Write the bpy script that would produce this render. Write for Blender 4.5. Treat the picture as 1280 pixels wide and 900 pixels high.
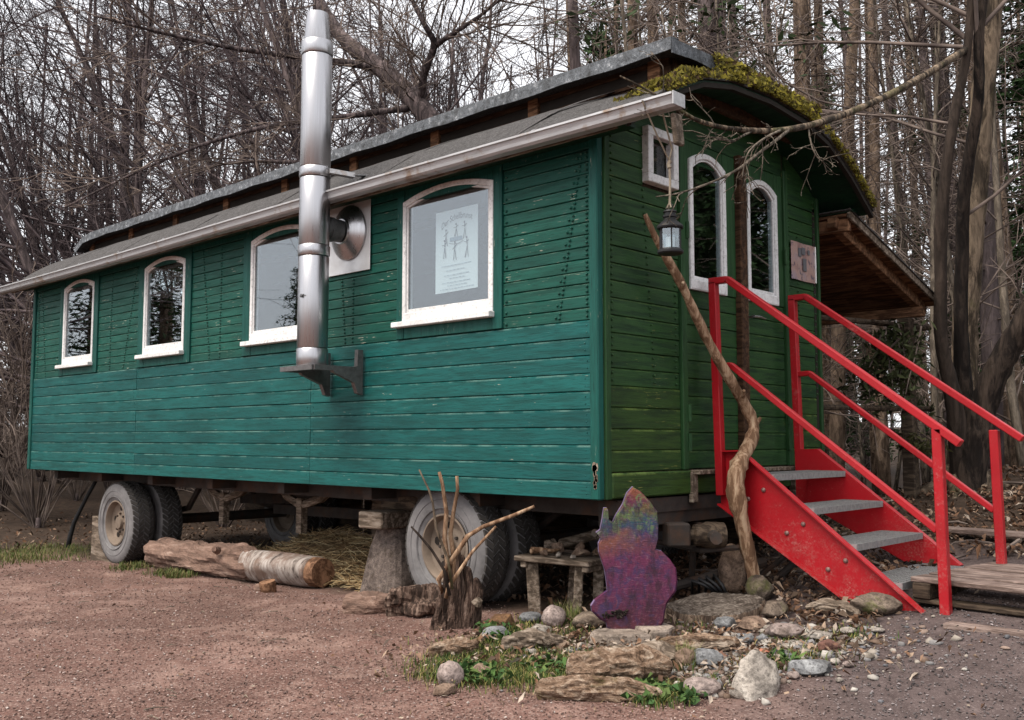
import bpy, math, random
import numpy as np
from mathutils import Vector, Matrix, Euler

for o_ in list(bpy.data.objects):
    bpy.data.objects.remove(o_)
S = bpy.context.scene
COL = S.collection
rad = math.radians

# ------------------------------------------------------------------ camera
cam_d = bpy.data.cameras.new('camera'); cam = bpy.data.objects.new('camera', cam_d); COL.objects.link(cam)
cam_d.sensor_fit = 'HORIZONTAL'; cam_d.sensor_width = 36; cam_d.lens = 34.514
cam_d.clip_start = .05; cam_d.clip_end = 2000
cam.location = (3.2192, -4.0529, 1.0687)
cam.rotation_euler = (rad(90 + 4.597), 0, rad(133.63 - 90))
S.camera = cam
# ------------------------------------------------------------------ light and exposure
SUN_EL, SUN_AZ = rad(58), rad(-100)          # direction towards the sun, azimuth measured from +X
W = bpy.data.worlds.new('World'); S.world = W; W.use_nodes = True
nt = W.node_tree; nt.nodes.clear()
sky = nt.nodes.new('ShaderNodeTexSky'); sky.sky_type = 'NISHITA'; sky.sun_disc = False
sky.sun_elevation = SUN_EL; sky.sun_rotation = rad(90) - SUN_AZ
sky.air_density = 1.0; sky.dust_density = 3.0; sky.ozone_density = 1.0
hsv = nt.nodes.new('ShaderNodeHueSaturation'); hsv.inputs['Saturation'].default_value = .45
veil = nt.nodes.new('ShaderNodeMix'); veil.data_type = 'RGBA'; veil.inputs[0].default_value = .68; veil.inputs[7].default_value = (8.4, 8.4, 8.6, 1)   # thin even overcast
bg = nt.nodes.new('ShaderNodeBackground'); bg.inputs[1].default_value = .135
wo = nt.nodes.new('ShaderNodeOutputWorld')
nt.links.new(sky.outputs[0], hsv.inputs['Color']); nt.links.new(hsv.outputs[0], veil.inputs[6]); nt.links.new(veil.outputs[2], bg.inputs[0]); nt.links.new(bg.outputs[0], wo.inputs[0])
sun_d = bpy.data.lights.new('sun', 'SUN'); sun_d.energy = 3.0; sun_d.angle = rad(45); sun_d.color = (1, .91, .79)
sun = bpy.data.objects.new('sun', sun_d); COL.objects.link(sun)
sd = Vector((math.cos(SUN_EL) * math.cos(SUN_AZ), math.cos(SUN_EL) * math.sin(SUN_AZ), math.sin(SUN_EL)))
sun.rotation_euler = (-sd).to_track_quat('-Z', 'Y').to_euler(); sun.location = (0, -6, 12)
S.view_settings.view_transform = 'Standard'; S.view_settings.look = 'None'
S.view_settings.exposure = 0.60; S.view_settings.gamma = 1
S.view_settings.use_curve_mapping = False
try:
    S.cycles.max_bounces = 4; S.cycles.diffuse_bounces = 2; S.cycles.glossy_bounces = 3; S.cycles.transparent_max_bounces = 10; S.cycles.caustics_reflective = False; S.cycles.caustics_refractive = False
except Exception: pass

# ------------------------------------------------------------------ helpers
R = np.random.default_rng(7)
def ss(a, b, x):
    t = np.clip((np.asarray(x, float) - a) / (b - a), 0, 1); return t * t * (3 - 2 * t)
_gr = np.random.default_rng(3); GN = [(*_gr.normal(0, 1, 2), _gr.uniform(0, 6.28), _gr.uniform(.8, 9)) for _ in range(36)]
def hgt(x, y):
    w = ss(-2.5, .5, x); x = np.asarray(x, float); y = np.asarray(y, float)
    bumps = sum(.0055 / sc ** .7 * np.sin(sc * (fx * x + fy * y) + ph_) for fx, fy, ph_, sc in GN)
    return (bumps + 0.139 * np.clip(np.asarray(y, float) + .5, 0, 5.5) * w + 0.02 * np.clip(np.asarray(y, float) - 5, 0, 20)
            - 0.10 * (1 - ss(-6, -2., x)) + 0.07 * np.clip(-np.asarray(x, float) - 9, 0, 12))

def build_np(name, v, faces, mat, parent=None, smooth=False, cols=None):
    """faces: list of int arrays (n,k).  One mesh object, world coordinates in v."""
    v = np.asarray(v, float)
    me = bpy.data.meshes.new(name)
    faces = [np.asarray(f, np.int32) for f in faces if len(f)]
    nl = sum(f.size for f in faces); nf = sum(len(f) for f in faces)
    me.vertices.add(len(v)); me.loops.add(nl); me.polygons.add(nf)
    off = np.zeros(3)
    if parent is not None: off = np.array(root_of(parent).location)
    me.vertices.foreach_set('co', (v - off).astype(np.float32).ravel())
    me.loops.foreach_set('vertex_index', np.concatenate([f.ravel() for f in faces]))
    tot = np.concatenate([np.full(len(f), f.shape[1], np.int32) for f in faces])
    st = np.concatenate([[0], np.cumsum(tot)[:-1]]).astype(np.int32)
    me.polygons.foreach_set('loop_start', st)
    me.polygons.foreach_set('use_smooth', np.full(nf, bool(smooth)))
    me.update(calc_edges=True)
    if cols is not None:
        a = me.color_attributes.new('tint', 'FLOAT_COLOR', 'POINT')
        a.data.foreach_set('color', np.asarray(cols, np.float32).ravel())
    if mat is not None: me.materials.append(mat)
    ob = bpy.data.objects.new(name, me); COL.objects.link(ob)
    if parent is not None: ob.parent = parent
    return ob

def root_of(o):
    while o.parent is not None: o = o.parent
    return o

class MB:
    def __init__(s): s.v = []; s.f = {}; s.n = 0
    def raw(s, v, faces):
        v = np.asarray(v, float).reshape(-1, 3); s.v.append(v)
        for f in faces:
            f = np.asarray(f, int)
            if f.ndim == 1: f = f[None]
            s.f.setdefault(f.shape[1], []).append(f + s.n)
        s.n += len(v); return s
    def box(s, c, d, rot=None, bev=0.0):
        x, y, z = np.array(d) / 2.0
        if bev <= 0:
            v = np.array([(a, b, e) for a in (-x, x) for b in (-y, y) for e in (-z, z)])
            f = [np.array([(0, 1, 3, 2), (4, 6, 7, 5), (0, 4, 5, 1), (2, 3, 7, 6), (0, 2, 6, 4), (1, 5, 7, 3)])]
        else:
            b = min(bev, x * .8, y * .8, z * .8); v = []; idx = {}
            for i, sx in enumerate((-1, 1)):
                for j, sy in enumerate((-1, 1)):
                    for k, sz in enumerate((-1, 1)):
                        for ax in range(3):
                            q = np.array([sx * x, sy * y, sz * z]); e = np.array([sx, sy, sz]) * b
                            m = np.ones(3); m[ax] = 0
                            idx[(i, j, k, ax)] = len(v); v.append(q - e * m)
            v = np.array(v); q4 = []; t3 = []
            for ax in range(3):
                o1, o2 = [a for a in range(3) if a != ax]
                for sgn in (0, 1):
                    def K(a, c_): 
                        t = [0, 0, 0]; t[ax] = sgn; t[o1] = a; t[o2] = c_; return idx[(t[0], t[1], t[2], ax)]
                    q4.append((K(0, 0), K(1, 0), K(1, 1), K(0, 1)))
                for a in (0, 1):
                    for c_ in (0, 1):
                        t0 = [0, 0, 0]; t0[o1] = a; t0[o2] = c_; t1 = list(t0); t1[ax] = 1
                        q4.append((idx[(*t0, o1)], idx[(*t1, o1)], idx[(*t1, o2)], idx[(*t0, o2)]))
            for i in (0, 1):
                for j in (0, 1):
                    for k in (0, 1): t3.append((idx[(i, j, k, 0)], idx[(i, j, k, 1)], idx[(i, j, k, 2)]))
            f = [np.array(q4), np.array(t3)]
        if rot is not None: v = v @ np.array(Euler(rot).to_matrix()).T if not isinstance(rot, np.ndarray) else v @ rot.T
        return s.raw(v + np.array(c), f)
    def bar(s, a, b, w, t, up=(0, 0, 1), bev=0.0):
        """box from point a to b; w sideways, t along up."""
        a = np.array(a, float); b = np.array(b, float); d = b - a; L = np.linalg.norm(d); d /= L
        u = np.array(up, float); sd_ = np.cross(u, d); sd_ /= np.linalg.norm(sd_) + 1e-9; u = np.cross(d, sd_)
        return s.box((a + b) / 2, (L, w, t), np.stack([d, sd_, u], 1), bev)
    def tube(s, pts, r, n=8, cap=True, wob=0, rng=None):
        P = np.asarray(pts, float); m = len(P); r = np.full(m, r, float) if np.isscalar(r) else np.asarray(r, float)
        T = np.gradient(P, axis=0); T /= np.linalg.norm(T, axis=1)[:, None] + 1e-9
        ref = np.array([0, 0, 1.]) if abs(T[m // 2][2]) < .8 else np.array([1., 0, 0])
        A = np.cross(T, ref); A /= np.linalg.norm(A, axis=1)[:, None] + 1e-9; B = np.cross(T, A)
        an = np.arange(n) * 2 * math.pi / n
        rr = r[:, None] * np.ones(n)[None]
        if wob and rng is not None: rr = rr * (1 + wob * rng.standard_normal((m, n)))
        v = P[:, None] + rr[:, :, None] * (np.cos(an)[None, :, None] * A[:, None] + np.sin(an)[None, :, None] * B[:, None])
        i = np.arange(m - 1)[:, None] * n; j = np.arange(n)[None]; k = (j + 1) % n
        f = np.stack([i + j, i + k, i + n + k, i + n + j], -1).reshape(-1, 4)
        fs = [f]
        s.raw(v.reshape(-1, 3), fs)
        if cap:
            b0 = s.n - m * n
            s.f.setdefault(n, []).append(np.array([list(range(b0, b0 + n))[::-1]])); s.f[n].append(np.array([list(range(b0 + (m - 1) * n, b0 + m * n))]))
        return s
    def lathe(s, prof, n=32, M_=None, close=False):
        """prof: (r, z) pairs, spun round z, then moved by matrix M_ (4x4)."""
        pr = np.array(prof, float); m = len(pr); an = np.arange(n) * 2 * math.pi / n
        v = np.stack([pr[:, 0, None] * np.cos(an), pr[:, 0, None] * np.sin(an), np.repeat(pr[:, 1, None], n, 1)], -1).reshape(-1, 3)
        if M_ is not None:
            A = np.array(M_); v = v @ A[:3, :3].T + A[:3, 3]
        rows = m if close else m - 1
        i = np.arange(rows)[:, None]; i2 = ((i + 1) % m) * n; i = i * n; j = np.arange(n)[None]; k = (j + 1) % n
        f = np.stack([i + j, i + k, i2 + k, i2 + j], -1).reshape(-1, 4)
        return s.raw(v, [f])
    def prism(s, outline, a, b, fn):
        """outline 2-D polygon, extruded between parameters a and b; fn(u, v, t) -> xyz"""
        n = len(outline); v = [fn(u, w, a) for u, w in outline] + [fn(u, w, b) for u, w in outline]
        s.raw(v, [np.array([(i, (i + 1) % n, n + (i + 1) % n, n + i) for i in range(n)])])
        b0 = s.n - 2 * n
        s.f.setdefault(n, []).append(np.array([list(range(b0, b0 + n))[::-1]])); s.f[n].append(np.array([list(range(b0 + n, b0 + 2 * n))]))
        return s
    def strip(s, sec0, sec1, closed=True):
        """loft between rows of points (list of sections, equal length)"""
        return s
    def loft(s, secs, closed=True, cap=False):
        m = len(secs); n = len(secs[0]); v = np.array(secs, float).reshape(-1, 3)
        jj = range(n if closed else n - 1)
        f = [(i * n + j, i * n + (j + 1) % n, (i + 1) * n + (j + 1) % n, (i + 1) * n + j) for i in range(m - 1) for j in jj]
        s.raw(v, [np.array(f)])
        if cap:
            b0 = s.n - m * n
            s.f.setdefault(n, []).append(np.array([list(range(b0, b0 + n))[::-1]])); s.f[n].append(np.array([list(range(b0 + (m - 1) * n, b0 + m * n))]))
        return s
    def build(s, name, mat, parent=None, smooth=False, autosmooth=False):
        ob = build_np(name, np.concatenate(s.v), [np.concatenate(x) for x in s.f.values()], mat, parent, smooth or autosmooth)
        if autosmooth:
            try: ob.data.set_sharp_from_angle(angle=rad(40))
            except Exception: pass
        return ob

def thing(name, label, cat, loc=(0, 0, 0), group=None):
    o = bpy.data.objects.new(name, None); COL.objects.link(o); o.location = loc
    o.empty_display_size = .1
    return tag(o, label, cat, group)
def tag(o, label=None, cat=None, group=None, kind=None):
    if label: o['label'] = label
    if cat: o['category'] = cat
    if group: o['group'] = group
    if kind: o['kind'] = kind
    return o
def dup(root, loc=None, rot=None, scale=None, label=None, group=None):
    r = root.copy(); COL.objects.link(r)
    if loc is not None: r.location = loc
    if rot is not None: r.rotation_euler = rot
    if scale is not None: r.scale = scale if hasattr(scale, '__len__') else (scale,) * 3
    if label: r['label'] = label
    if group: r['group'] = group
    for ch in list(root.children):
        c = ch.copy(); COL.objects.link(c); c.parent = r
        for g_ in list(ch.children):
            d = g_.copy(); COL.objects.link(d); d.parent = c
    return r

# ------------------------------------------------------------------ materials
class NT:
    def __init__(s, name):
        s.m = bpy.data.materials.new(name); s.m.use_nodes = True; s.t = s.m.node_tree; s.t.nodes.clear()
        s.out = s.n('ShaderNodeOutputMaterial')
        s._c = None
    def n(s, k, **kw):
        x = s.t.nodes.new(k)
        for a, b in kw.items(): setattr(x, a, b)
        return x
    def l(s, a, b): s.t.links.new(a, b)
    def coord(s, scale=(1, 1, 1), kind='Object', jitter=0.):
        tc = s.n('ShaderNodeTexCoord'); mp = s.n('ShaderNodeMapping'); mp.inputs['Scale'].default_value = scale
        src = tc.outputs[kind]
        if jitter:
            oi = s.n('ShaderNodeObjectInfo'); ad = s.n('ShaderNodeVectorMath', operation='MULTIPLY_ADD')
            cb = s.n('ShaderNodeCombineXYZ'); 
            for i in range(3): s.l(oi.outputs['Random'], cb.inputs[i])
            s.l(cb.outputs[0], ad.inputs[0]); ad.inputs[1].default_value = (jitter, jitter * 1.7, jitter * .6); s.l(src, ad.inputs[2]); src = ad.outputs[0]
        s.l(src, mp.inputs[0]); return mp.outputs[0]
    def noise(s, vec, scale, detail=4, rough=.6, dist=0.):
        x = s.n('ShaderNodeTexNoise'); x.inputs['Scale'].default_value = scale; x.inputs['Detail'].default_value = min(detail, 5)
        x.inputs['Roughness'].default_value = rough; x.inputs['Distortion'].default_value = dist; s.l(vec, x.inputs['Vector']); return x.outputs[0]
    def voro(s, vec, scale, feature='F1', out='Distance', rnd=1.):
        x = s.n('ShaderNodeTexVoronoi', feature=feature); x.inputs['Scale'].default_value = scale; x.inputs['Randomness'].default_value = rnd
        s.l(vec, x.inputs['Vector']); return x.outputs[out]
    def ramp(s, fac, stops, interp='LINEAR'):
        x = s.n('ShaderNodeValToRGB'); x.color_ramp.interpolation = interp; e = x.color_ramp.elements
        while len(e) < len(stops): e.new(.5)
        for i, (p, c) in enumerate(stops):
            e[i].position = p; e[i].color = (c if hasattr(c, '__len__') else (c, c, c)) + ((1,) if not hasattr(c, '__len__') or len(c) == 3 else ()) if hasattr(c, '__len__') else (c, c, c, 1)
        s.l(fac, x.inputs[0]); return x.outputs[0]
    def mix(s, fac, a, b, mode='MIX'):
        x = s.n('ShaderNodeMix', data_type='RGBA', blend_type=mode)
        for sock, val in ((x.inputs[0], fac), (x.inputs[6], a), (x.inputs[7], b)):
            if hasattr(val, 'links') or hasattr(val, 'is_linked'): s.l(val, sock)
            elif hasattr(val, '__len__'): sock.default_value = tuple(val) + ((1,) if len(val) == 3 else ())
            else: sock.default_value = val
        return x.outputs[2]
    def math(s, op, a, b=0.):
        x = s.n('ShaderNodeMath', operation=op)
        for i, val in enumerate((a, b)):
            if hasattr(val, 'is_linked'): s.l(val, x.inputs[i])
            else: x.inputs[i].default_value = val
        return x.outputs[0]
    def rnd(s): return s.n('ShaderNodeObjectInfo').outputs['Random']
    def bsdf(s, col, rough=.8, metal=0., bump=None, strength=.4, dist=.01, spec=.5):
        b = s.n('ShaderNodeBsdfPrincipled')
        def put(sock, val):
            if hasattr(val, 'is_linked'): s.l(val, sock)
            elif hasattr(val, '__len__'): sock.default_value = tuple(val) + (1,)
            else: sock.default_value = val
        put(b.inputs['Base Color'], col); put(b.inputs['Roughness'], rough); put(b.inputs['Metallic'], metal); b.inputs['Specular IOR Level'].default_value = spec
        if bump is not None:
            bp = s.n('ShaderNodeBump'); bp.inputs['Strength'].default_value = strength; bp.inputs['Distance'].default_value = dist
            s.l(bump, bp.inputs['Height']); s.l(bp.outputs[0], b.inputs['Normal'])
        s.l(b.outputs[0], s.out.inputs[0]); return s.m

def paint(name, c, c2, chip=(.45, .42, .34), grain=(1.2, 16, 16), chips=.66, rough=.5, dirt=(.03, .03, .02), dirtamt=.35, edge=0.):
    t = NT(name); v = t.coord(grain, jitter=9.); v1 = t.coord((1, 1, 1), jitter=9.)
    g = t.noise(v, 2.2, 6, .65); big = t.noise(v1, 1.6, 4, .6); fine = t.noise(v, 9, 3, .6)
    col = t.mix(t.rnd(), c, c2)
    col = t.mix(t.ramp(big, [(.3, 0), (.75, .6)]), col, tuple(x * 1.45 for x in c2)); col = t.mix(t.math('MULTIPLY', t.ramp(fine, [(.30, .55), (.48, 0)]), 1.), col, tuple(x * .45 for x in c))
    col = t.mix(t.math('MULTIPLY', t.ramp(g, [(.38, 1), (.55, 0)]), dirtamt), col, dirt)
    ch = t.math('MULTIPLY', t.ramp(fine, [(chips, 0), (chips + .03, 1)]), t.ramp(t.noise(v1, 3.1, 3, .6), [(.5, 0), (.6, 1)]))
    col = t.mix(ch, col, chip)
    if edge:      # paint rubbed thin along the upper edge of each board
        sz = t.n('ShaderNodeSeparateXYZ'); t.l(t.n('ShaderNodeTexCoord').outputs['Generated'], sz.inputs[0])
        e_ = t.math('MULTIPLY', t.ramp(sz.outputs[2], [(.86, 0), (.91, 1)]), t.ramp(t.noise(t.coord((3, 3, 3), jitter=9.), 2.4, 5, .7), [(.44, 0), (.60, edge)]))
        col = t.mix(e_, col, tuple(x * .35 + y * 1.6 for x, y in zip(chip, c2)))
    return t.bsdf(col, t.ramp(g, [(.3, rough + .15), (.7, rough - .08)]), bump=t.mix(.5, g, fine), strength=.6, dist=.005, spec=.22)

def wood(name, a, b, c=None, grain=(2, 14, 14), rough=.85, scale=2.5, bump=.5, jit=7.):
    t = NT(name); v = t.coord(grain, jitter=jit); v1 = t.coord((1, 1, 1), jitter=jit)
    g = t.noise(v, scale, 7, .7, .4); big = t.noise(v1, 3, 4, .6)
    col = t.ramp(g, [(.36, tuple(x * .7 for x in a)), (.46, a), (.54, b), (.66, c or tuple(x * 1.35 for x in b))])
    col = t.mix(t.ramp(big, [(.35, .0), (.7, .45)]), col, tuple(x * .55 for x in a))
    return t.bsdf(col, rough, bump=g, strength=bump, dist=.01, spec=.2)

def bark(name, a, b, scale=6, grain=(1, 1, .22), bump=.8, dist=.02, moss=None):
    t = NT(name); v = t.coord(grain, jitter=11.)
    n1 = t.noise(v, scale * 2.2, 8, .75, .6); n2 = t.voro(v, scale * 5, out='Distance'); n3 = t.noise(v, scale * .6, 4, .6)
    col = t.ramp(n1, [(.40, tuple(x * .35 for x in a)), (.47, a), (.53, b), (.63, tuple(x * 1.9 for x in b))])
    col = t.mix(t.ramp(n3, [(.35, .5), (.6, 0)]), col, tuple(x * .7 for x in a))
    col = t.mix(t.math('MULTIPLY', t.rnd(), .4), col, tuple(x * 1.5 for x in b))
    if moss: col = t.mix(t.ramp(t.noise(t.coord((1, 1, .5), jitter=5.), 2.2, 6, .75), [(.54, 0), (.66, .7)]), col, moss)
    return t.bsdf(col, .92, bump=t.mix(.4, n1, n2), strength=min(1., bump + .2), dist=dist * 1.6, spec=.2)

def stone(name, a, b, c, rough=.85, spots=None, scale=9):
    t = NT(name); v = t.coord((1, 1, 1), jitter=13.)
    n1 = t.noise(v, scale * 1.6, 9, .72, .4); n2 = t.noise(v, scale * 8, 5, .75); n3 = t.noise(v, scale * .6, 5, .65, .5)
    f = lambda q, k: tuple(x * k for x in q)
    col = t.ramp(n1, [(.32, f(a, .48)), (.46, f(b, .74)), (.56, f(b, 1.0)), (.70, f(c, 1.05))]); col = t.mix(t.ramp(n2, [(.36, .75), (.52, 0)]), col, f(a, .3))
    col = t.mix(t.ramp(n3, [(.34, .55), (.5, 0)]), col, (a[0] * .40, a[1] * .36, a[2] * .28))
    if spots: col = t.mix(t.ramp(n3, [(spots[1], 0), (spots[1] + .14, .95)]), col, spots[0])
    return t.bsdf(col, rough, bump=t.mix(.5, n1, n2), strength=.9, dist=.016, spec=.3)

def metal(name, c, rough=.3, metallic=1., grain=(1, 1, 1), sc=8, var=.3, rust=None):
    t = NT(name); v = t.coord(grain, jitter=3.); n1 = t.noise(v, sc, 5, .6)
    col = t.mix(t.ramp(n1, [(.3, 0), (.7, 1)]), tuple(x * (1 - var) for x in c), c)
    if rust: col = t.mix(t.ramp(t.noise(t.coord(jitter=2.), 5, 6, .7), [(rust[1], 0), (rust[1] + .12, 1)]), col, rust[0])
    return t.bsdf(col, t.ramp(n1, [(.3, rough + .1), (.7, max(.05, rough - .06))]), metallic, bump=n1, strength=.06, dist=.003)

def plain(name, c, rough=.7, var=.25, scale=14, bump=.25):
    t = NT(name); v = t.coord(jitter=5.); n1 = t.noise(v, scale, 6, .65)
    return t.bsdf(t.mix(t.ramp(n1, [(.3, 0), (.7, 1)]), tuple(x * (1 - var) for x in c), tuple(x * (1 + var * .4) for x in c)), rough, bump=n1, strength=bump, dist=.006, spec=.25)

def tinted(name, rough=.9, bump=.3, scale=60, spec=.25, transl=0.):
    t = NT(name); at_ = t.n('ShaderNodeVertexColor', layer_name='tint'); v = t.coord(); n1 = t.noise(v, scale, 4, .6)
    col = t.mix(t.ramp(n1, [(.3, .35), (.7, 0)]), at_.outputs[0], (.02, .016, .012))
    return t.bsdf(col, rough, bump=n1, strength=bump, dist=.004, spec=spec)

MT = {}
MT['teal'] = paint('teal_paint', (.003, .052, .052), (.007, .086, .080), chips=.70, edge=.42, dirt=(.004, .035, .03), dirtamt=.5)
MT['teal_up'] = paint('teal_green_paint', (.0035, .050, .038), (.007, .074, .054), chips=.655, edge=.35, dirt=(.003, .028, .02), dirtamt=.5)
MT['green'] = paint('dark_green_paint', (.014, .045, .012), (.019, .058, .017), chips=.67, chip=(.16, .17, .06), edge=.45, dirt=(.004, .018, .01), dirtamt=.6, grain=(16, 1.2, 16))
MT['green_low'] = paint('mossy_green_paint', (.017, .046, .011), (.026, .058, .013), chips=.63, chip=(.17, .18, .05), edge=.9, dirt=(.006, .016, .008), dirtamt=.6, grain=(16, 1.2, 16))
MT['green_v'] = paint('green_batten_paint', (.014, .046, .014), (.018, .058, .019), chips=.68, chip=(.2, .2, .1), grain=(16, 16, 1.2), dirt=(.004, .018, .01))
MT['teal_v'] = paint('teal_batten_paint', (.004, .054, .045), (.006, .068, .056), chips=.68, grain=(16, 16, 1.2), dirt=(.004, .03, .022))
MT['white'] = paint('white_window_paint', (.60, .60, .60), (.66, .66, .66), chip=(.30, .28, .25), chips=.72, dirt=(.32, .31, .30), dirtamt=.25, grain=(6, 6, 6), rough=.55)
MT['felt'] = stone('roofing_felt', (.05, .046, .046), (.10, .095, .095), (.19, .18, .18), scale=45, spots=((.15, .135, .13), .62))
MT['flash'] = stone('weathered_zinc', (.05, .055, .065), (.15, .165, .185), (.50, .52, .55), rough=.55, scale=13)
MT['brownwood'] = wood('stained_brown_wood', (.035, .018, .010), (.075, .040, .022))
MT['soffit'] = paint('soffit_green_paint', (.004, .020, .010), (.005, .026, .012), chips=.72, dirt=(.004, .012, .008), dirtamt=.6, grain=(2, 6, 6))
MT['gutter'] = metal('galvanised_gutter', (.52, .52, .53), .5, .5, (1, 8, 8), 6, .3, rust=((.30, .23, .18), .56))
MT['steel'] = metal('stainless_steel', (.46, .455, .47), .30, 1., (30, 30, .6), 4, .12)
MT['darksteel'] = metal('grey_steel', (.16, .16, .165), .5, .8, (4, 4, 4), 6, .4)
MT['plate'] = metal('aluminium_plate', (.66, .66, .67), .48, .55, (3, 3, 3), 4, .15)
MT['bracket'] = metal('bracket_steel', (.20, .19, .19), .5, .8, (4, 4, 4), 7, .45, rust=((.10, .05, .03), .62))
MT['dark'] = plain('dark_interior', (.022, .018, .015), .9)
MT['chassis'] = metal('rusty_chassis', (.045, .035, .03), .8, .2, (2, 2, 2), 5, .4, rust=((.06, .032, .02), .5))
MT['oldwood'] = wood('grey_old_wood', (.10, .075, .055), (.22, .17, .13), (.36, .30, .245))
MT['darkwood'] = wood('dark_damp_wood', (.04, .028, .020), (.09, .065, .045))
MT['warmwood'] = wood('warm_shed_wood', (.11, .055, .030), (.27, .145, .080), grain=(1.5, 10, 10))
MT['bare'] = wood('bare_peeled_wood', (.17, .095, .055), (.36, .235, .15), (.52, .39, .27), grain=(9, 9, 2), scale=3)
def mk_rings():
    t = NT('sawn_ring_wood'); v = t.coord((1, 1, .3)); tc = t.n('ShaderNodeTexCoord'); ln = t.n('ShaderNodeVectorMath', operation='LENGTH'); n0 = t.noise(v, 6, 5, .6)
    mpz = t.n('ShaderNodeMapping'); mpz.inputs['Scale'].default_value = (1, 1, 0); t.l(tc.outputs['Object'], mpz.inputs[0]); t.l(mpz.outputs[0], ln.inputs[0])
    w = t.math('SINE', t.math('MULTIPLY', t.math('ADD', ln.outputs['Value'], t.math('MULTIPLY', n0, .05)), 340.)); n1 = t.noise(v, 26, 7, .75, .8)
    col = t.ramp(n1, [(.38, (.035, .027, .021)), (.48, (.10, .08, .066)), (.56, (.17, .142, .12)), (.66, (.27, .235, .20))]); col = t.mix(t.math('MULTIPLY', t.math('ADD', w, 1.), .22), col, (.04, .03, .022))
    return t.bsdf(col, .92, bump=n1, strength=.8, dist=.012, spec=.2)
MT['rings'] = mk_rings()
MT['deck'] = wood('weathered_deck_wood', (.13, .092, .078), (.25, .185, .16), (.36, .285, .25))
MT['cut'] = wood('cut_wood_face', (.11, .055, .03), (.22, .12, .07), grain=(7, 7, 7))
MT['tyre'] = plain('grey_dusty_rubber', (.18, .173, .175), .85, .45, 7, .4)
MT['tread'] = plain('dusty_tread_rubber', (.05, .046, .043), .9, .4, 9, .3)
MT['rim'] = plain('dusty_beige_rim', (.20, .155, .12), .75, .4, 6, .2)
MT['concrete'] = stone('rough_concrete', (.11, .085, .072), (.19, .15, .13), (.27, .22, .19), scale=16)
MT['red'] = None
MT['limestone'] = stone('limestone', (.22, .19, .165), (.36, .32, .28), (.50, .46, .41), scale=7)
MT['slate'] = stone('slate', (.13, .133, .138), (.215, .218, .225), (.32, .325, .33), scale=8)
MT['granite'] = stone('granite', (.20, .155, .14), (.34, .27, .245), (.46, .38, .35), scale=8)
MT['sandstone'] = stone('sandstone', (.16, .10, .07), (.27, .185, .135), (.40, .30, .22), scale=8)
MT['moss_rock'] = stone('mossy_rock', (.09, .065, .05), (.17, .13, .10), (.28, .22, .17), spots=((.085, .095, .018), .52), scale=7)
MT['lichen'] = stone('lichen_block', (.10, .055, .03), (.19, .10, .05), (.30, .17, .08), spots=((.24, .14, .02), .47), scale=7)
MT['red_rock'] = stone('red_rock', (.14, .065, .05), (.22, .11, .085), (.30, .17, .13), scale=8)
MT['brick_red'] = stone('terracotta', (.30, .10, .06), (.42, .16, .10), (.50, .23, .15), scale=8)
def mk_root():
    t = NT('weathered_root_wood'); v = t.coord((1, 1, 1.6), jitter=7.); n1 = t.noise(v, 14, 8, .75, 1.2); n2 = t.noise(v, 55, 5, .7); n3 = t.noise(v, 4.5, 5, .65)
    col = t.ramp(n1, [(.3, (.045, .026, .015)), (.48, (.21, .135, .09)), (.60, (.36, .27, .20)), (.72, (.52, .44, .36))])
    col = t.mix(t.ramp(n2, [(.35, .5), (.52, 0)]), col, (.03, .02, .013)); col = t.mix(t.ramp(n3, [(.58, 0), (.72, .7)]), col, (.10, .09, .025))
    return t.bsdf(col, .92, bump=t.mix(.45, n1, n2), strength=1., dist=.03, spec=.2)
MT['root'] = mk_root()
MT['root_dark'] = wood('dark_stump_wood', (.030, .018, .013), (.105, .066, .050), (.23, .165, .13), grain=(9, 9, 1.3), scale=4, bump=1.)
MT['bark_grey'] = bark('grey_purple_bark', (.038, .030, .031), (.110, .086, .085))
MT['bark_pine'] = bark('brown_pine_bark', (.075, .050, .037), (.20, .145, .105), grain=(1, 1, .3))
MT['bark_moss'] = bark('mossy_bark', (.05, .037, .026), (.16, .12, .085), moss=(.085, .08, .03), scale=5)
MT['bark_dark'] = bark('dark_wet_bark', (.010, .007, .006), (.032, .023, .018), scale=5)
def twig(name, a, b):
    t = NT(name); n1 = t.noise(t.coord((1, 1, 1)), 3.5, 2, .5)
    return t.bsdf(t.mix(t.rnd(), t.ramp(n1, [(.38, a), (.62, b)]), t.ramp(n1, [(.38, tuple(x * 1.35 for x in a)), (.62, tuple(x * 1.25 for x in b))])), .9, spec=.15)
MT['twig'] = twig('twig_bark', (.055, .042, .038), (.18, .142, .122))
MT['twig_pale'] = bark('lichen_twig_bark', (.05, .040, .032), (.14, .115, .09), scale=12, bump=.3)
MT['twig_grey'] = twig('purple_twig_bark', (.034, .027, .030), (.115, .090, .092))
MT['birch'] = None
MT['needles'] = tinted('conifer_needles', .8, .1)
MT['leaf'] = tinted('dry_leaf', .85, .2)
MT['grass'] = tinted('grass_blades', .7, .1)
MT['pebble'] = tinted('gravel_stones', .88, .4, 90)
MT['straw'] = tinted('straw_stalks', .75, .1)
MT['moss'] = tinted('moss_tufts', .95, .3, 40)
MT['black'] = plain('black_metal', (.018, .018, .02), .5, .4, 10, .1)
MT['cord'] = plain('hemp_cord', (.30, .25, .19), .95, .3, 60, .3)
MT['paper'] = plain('paper', (.88, .88, .86), .8, .03, 4, .05)
MT['ink'] = plain('grey_ink', (.12, .12, .13), .9, .1, 4, 0.)
MT['ink2'] = plain('blue_grey_ink', (.30, .36, .42), .9, .1, 4, 0.)
MT['rubber'] = plain('black_rubber', (.02, .02, .022), .6, .3, 9, .1)
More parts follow.
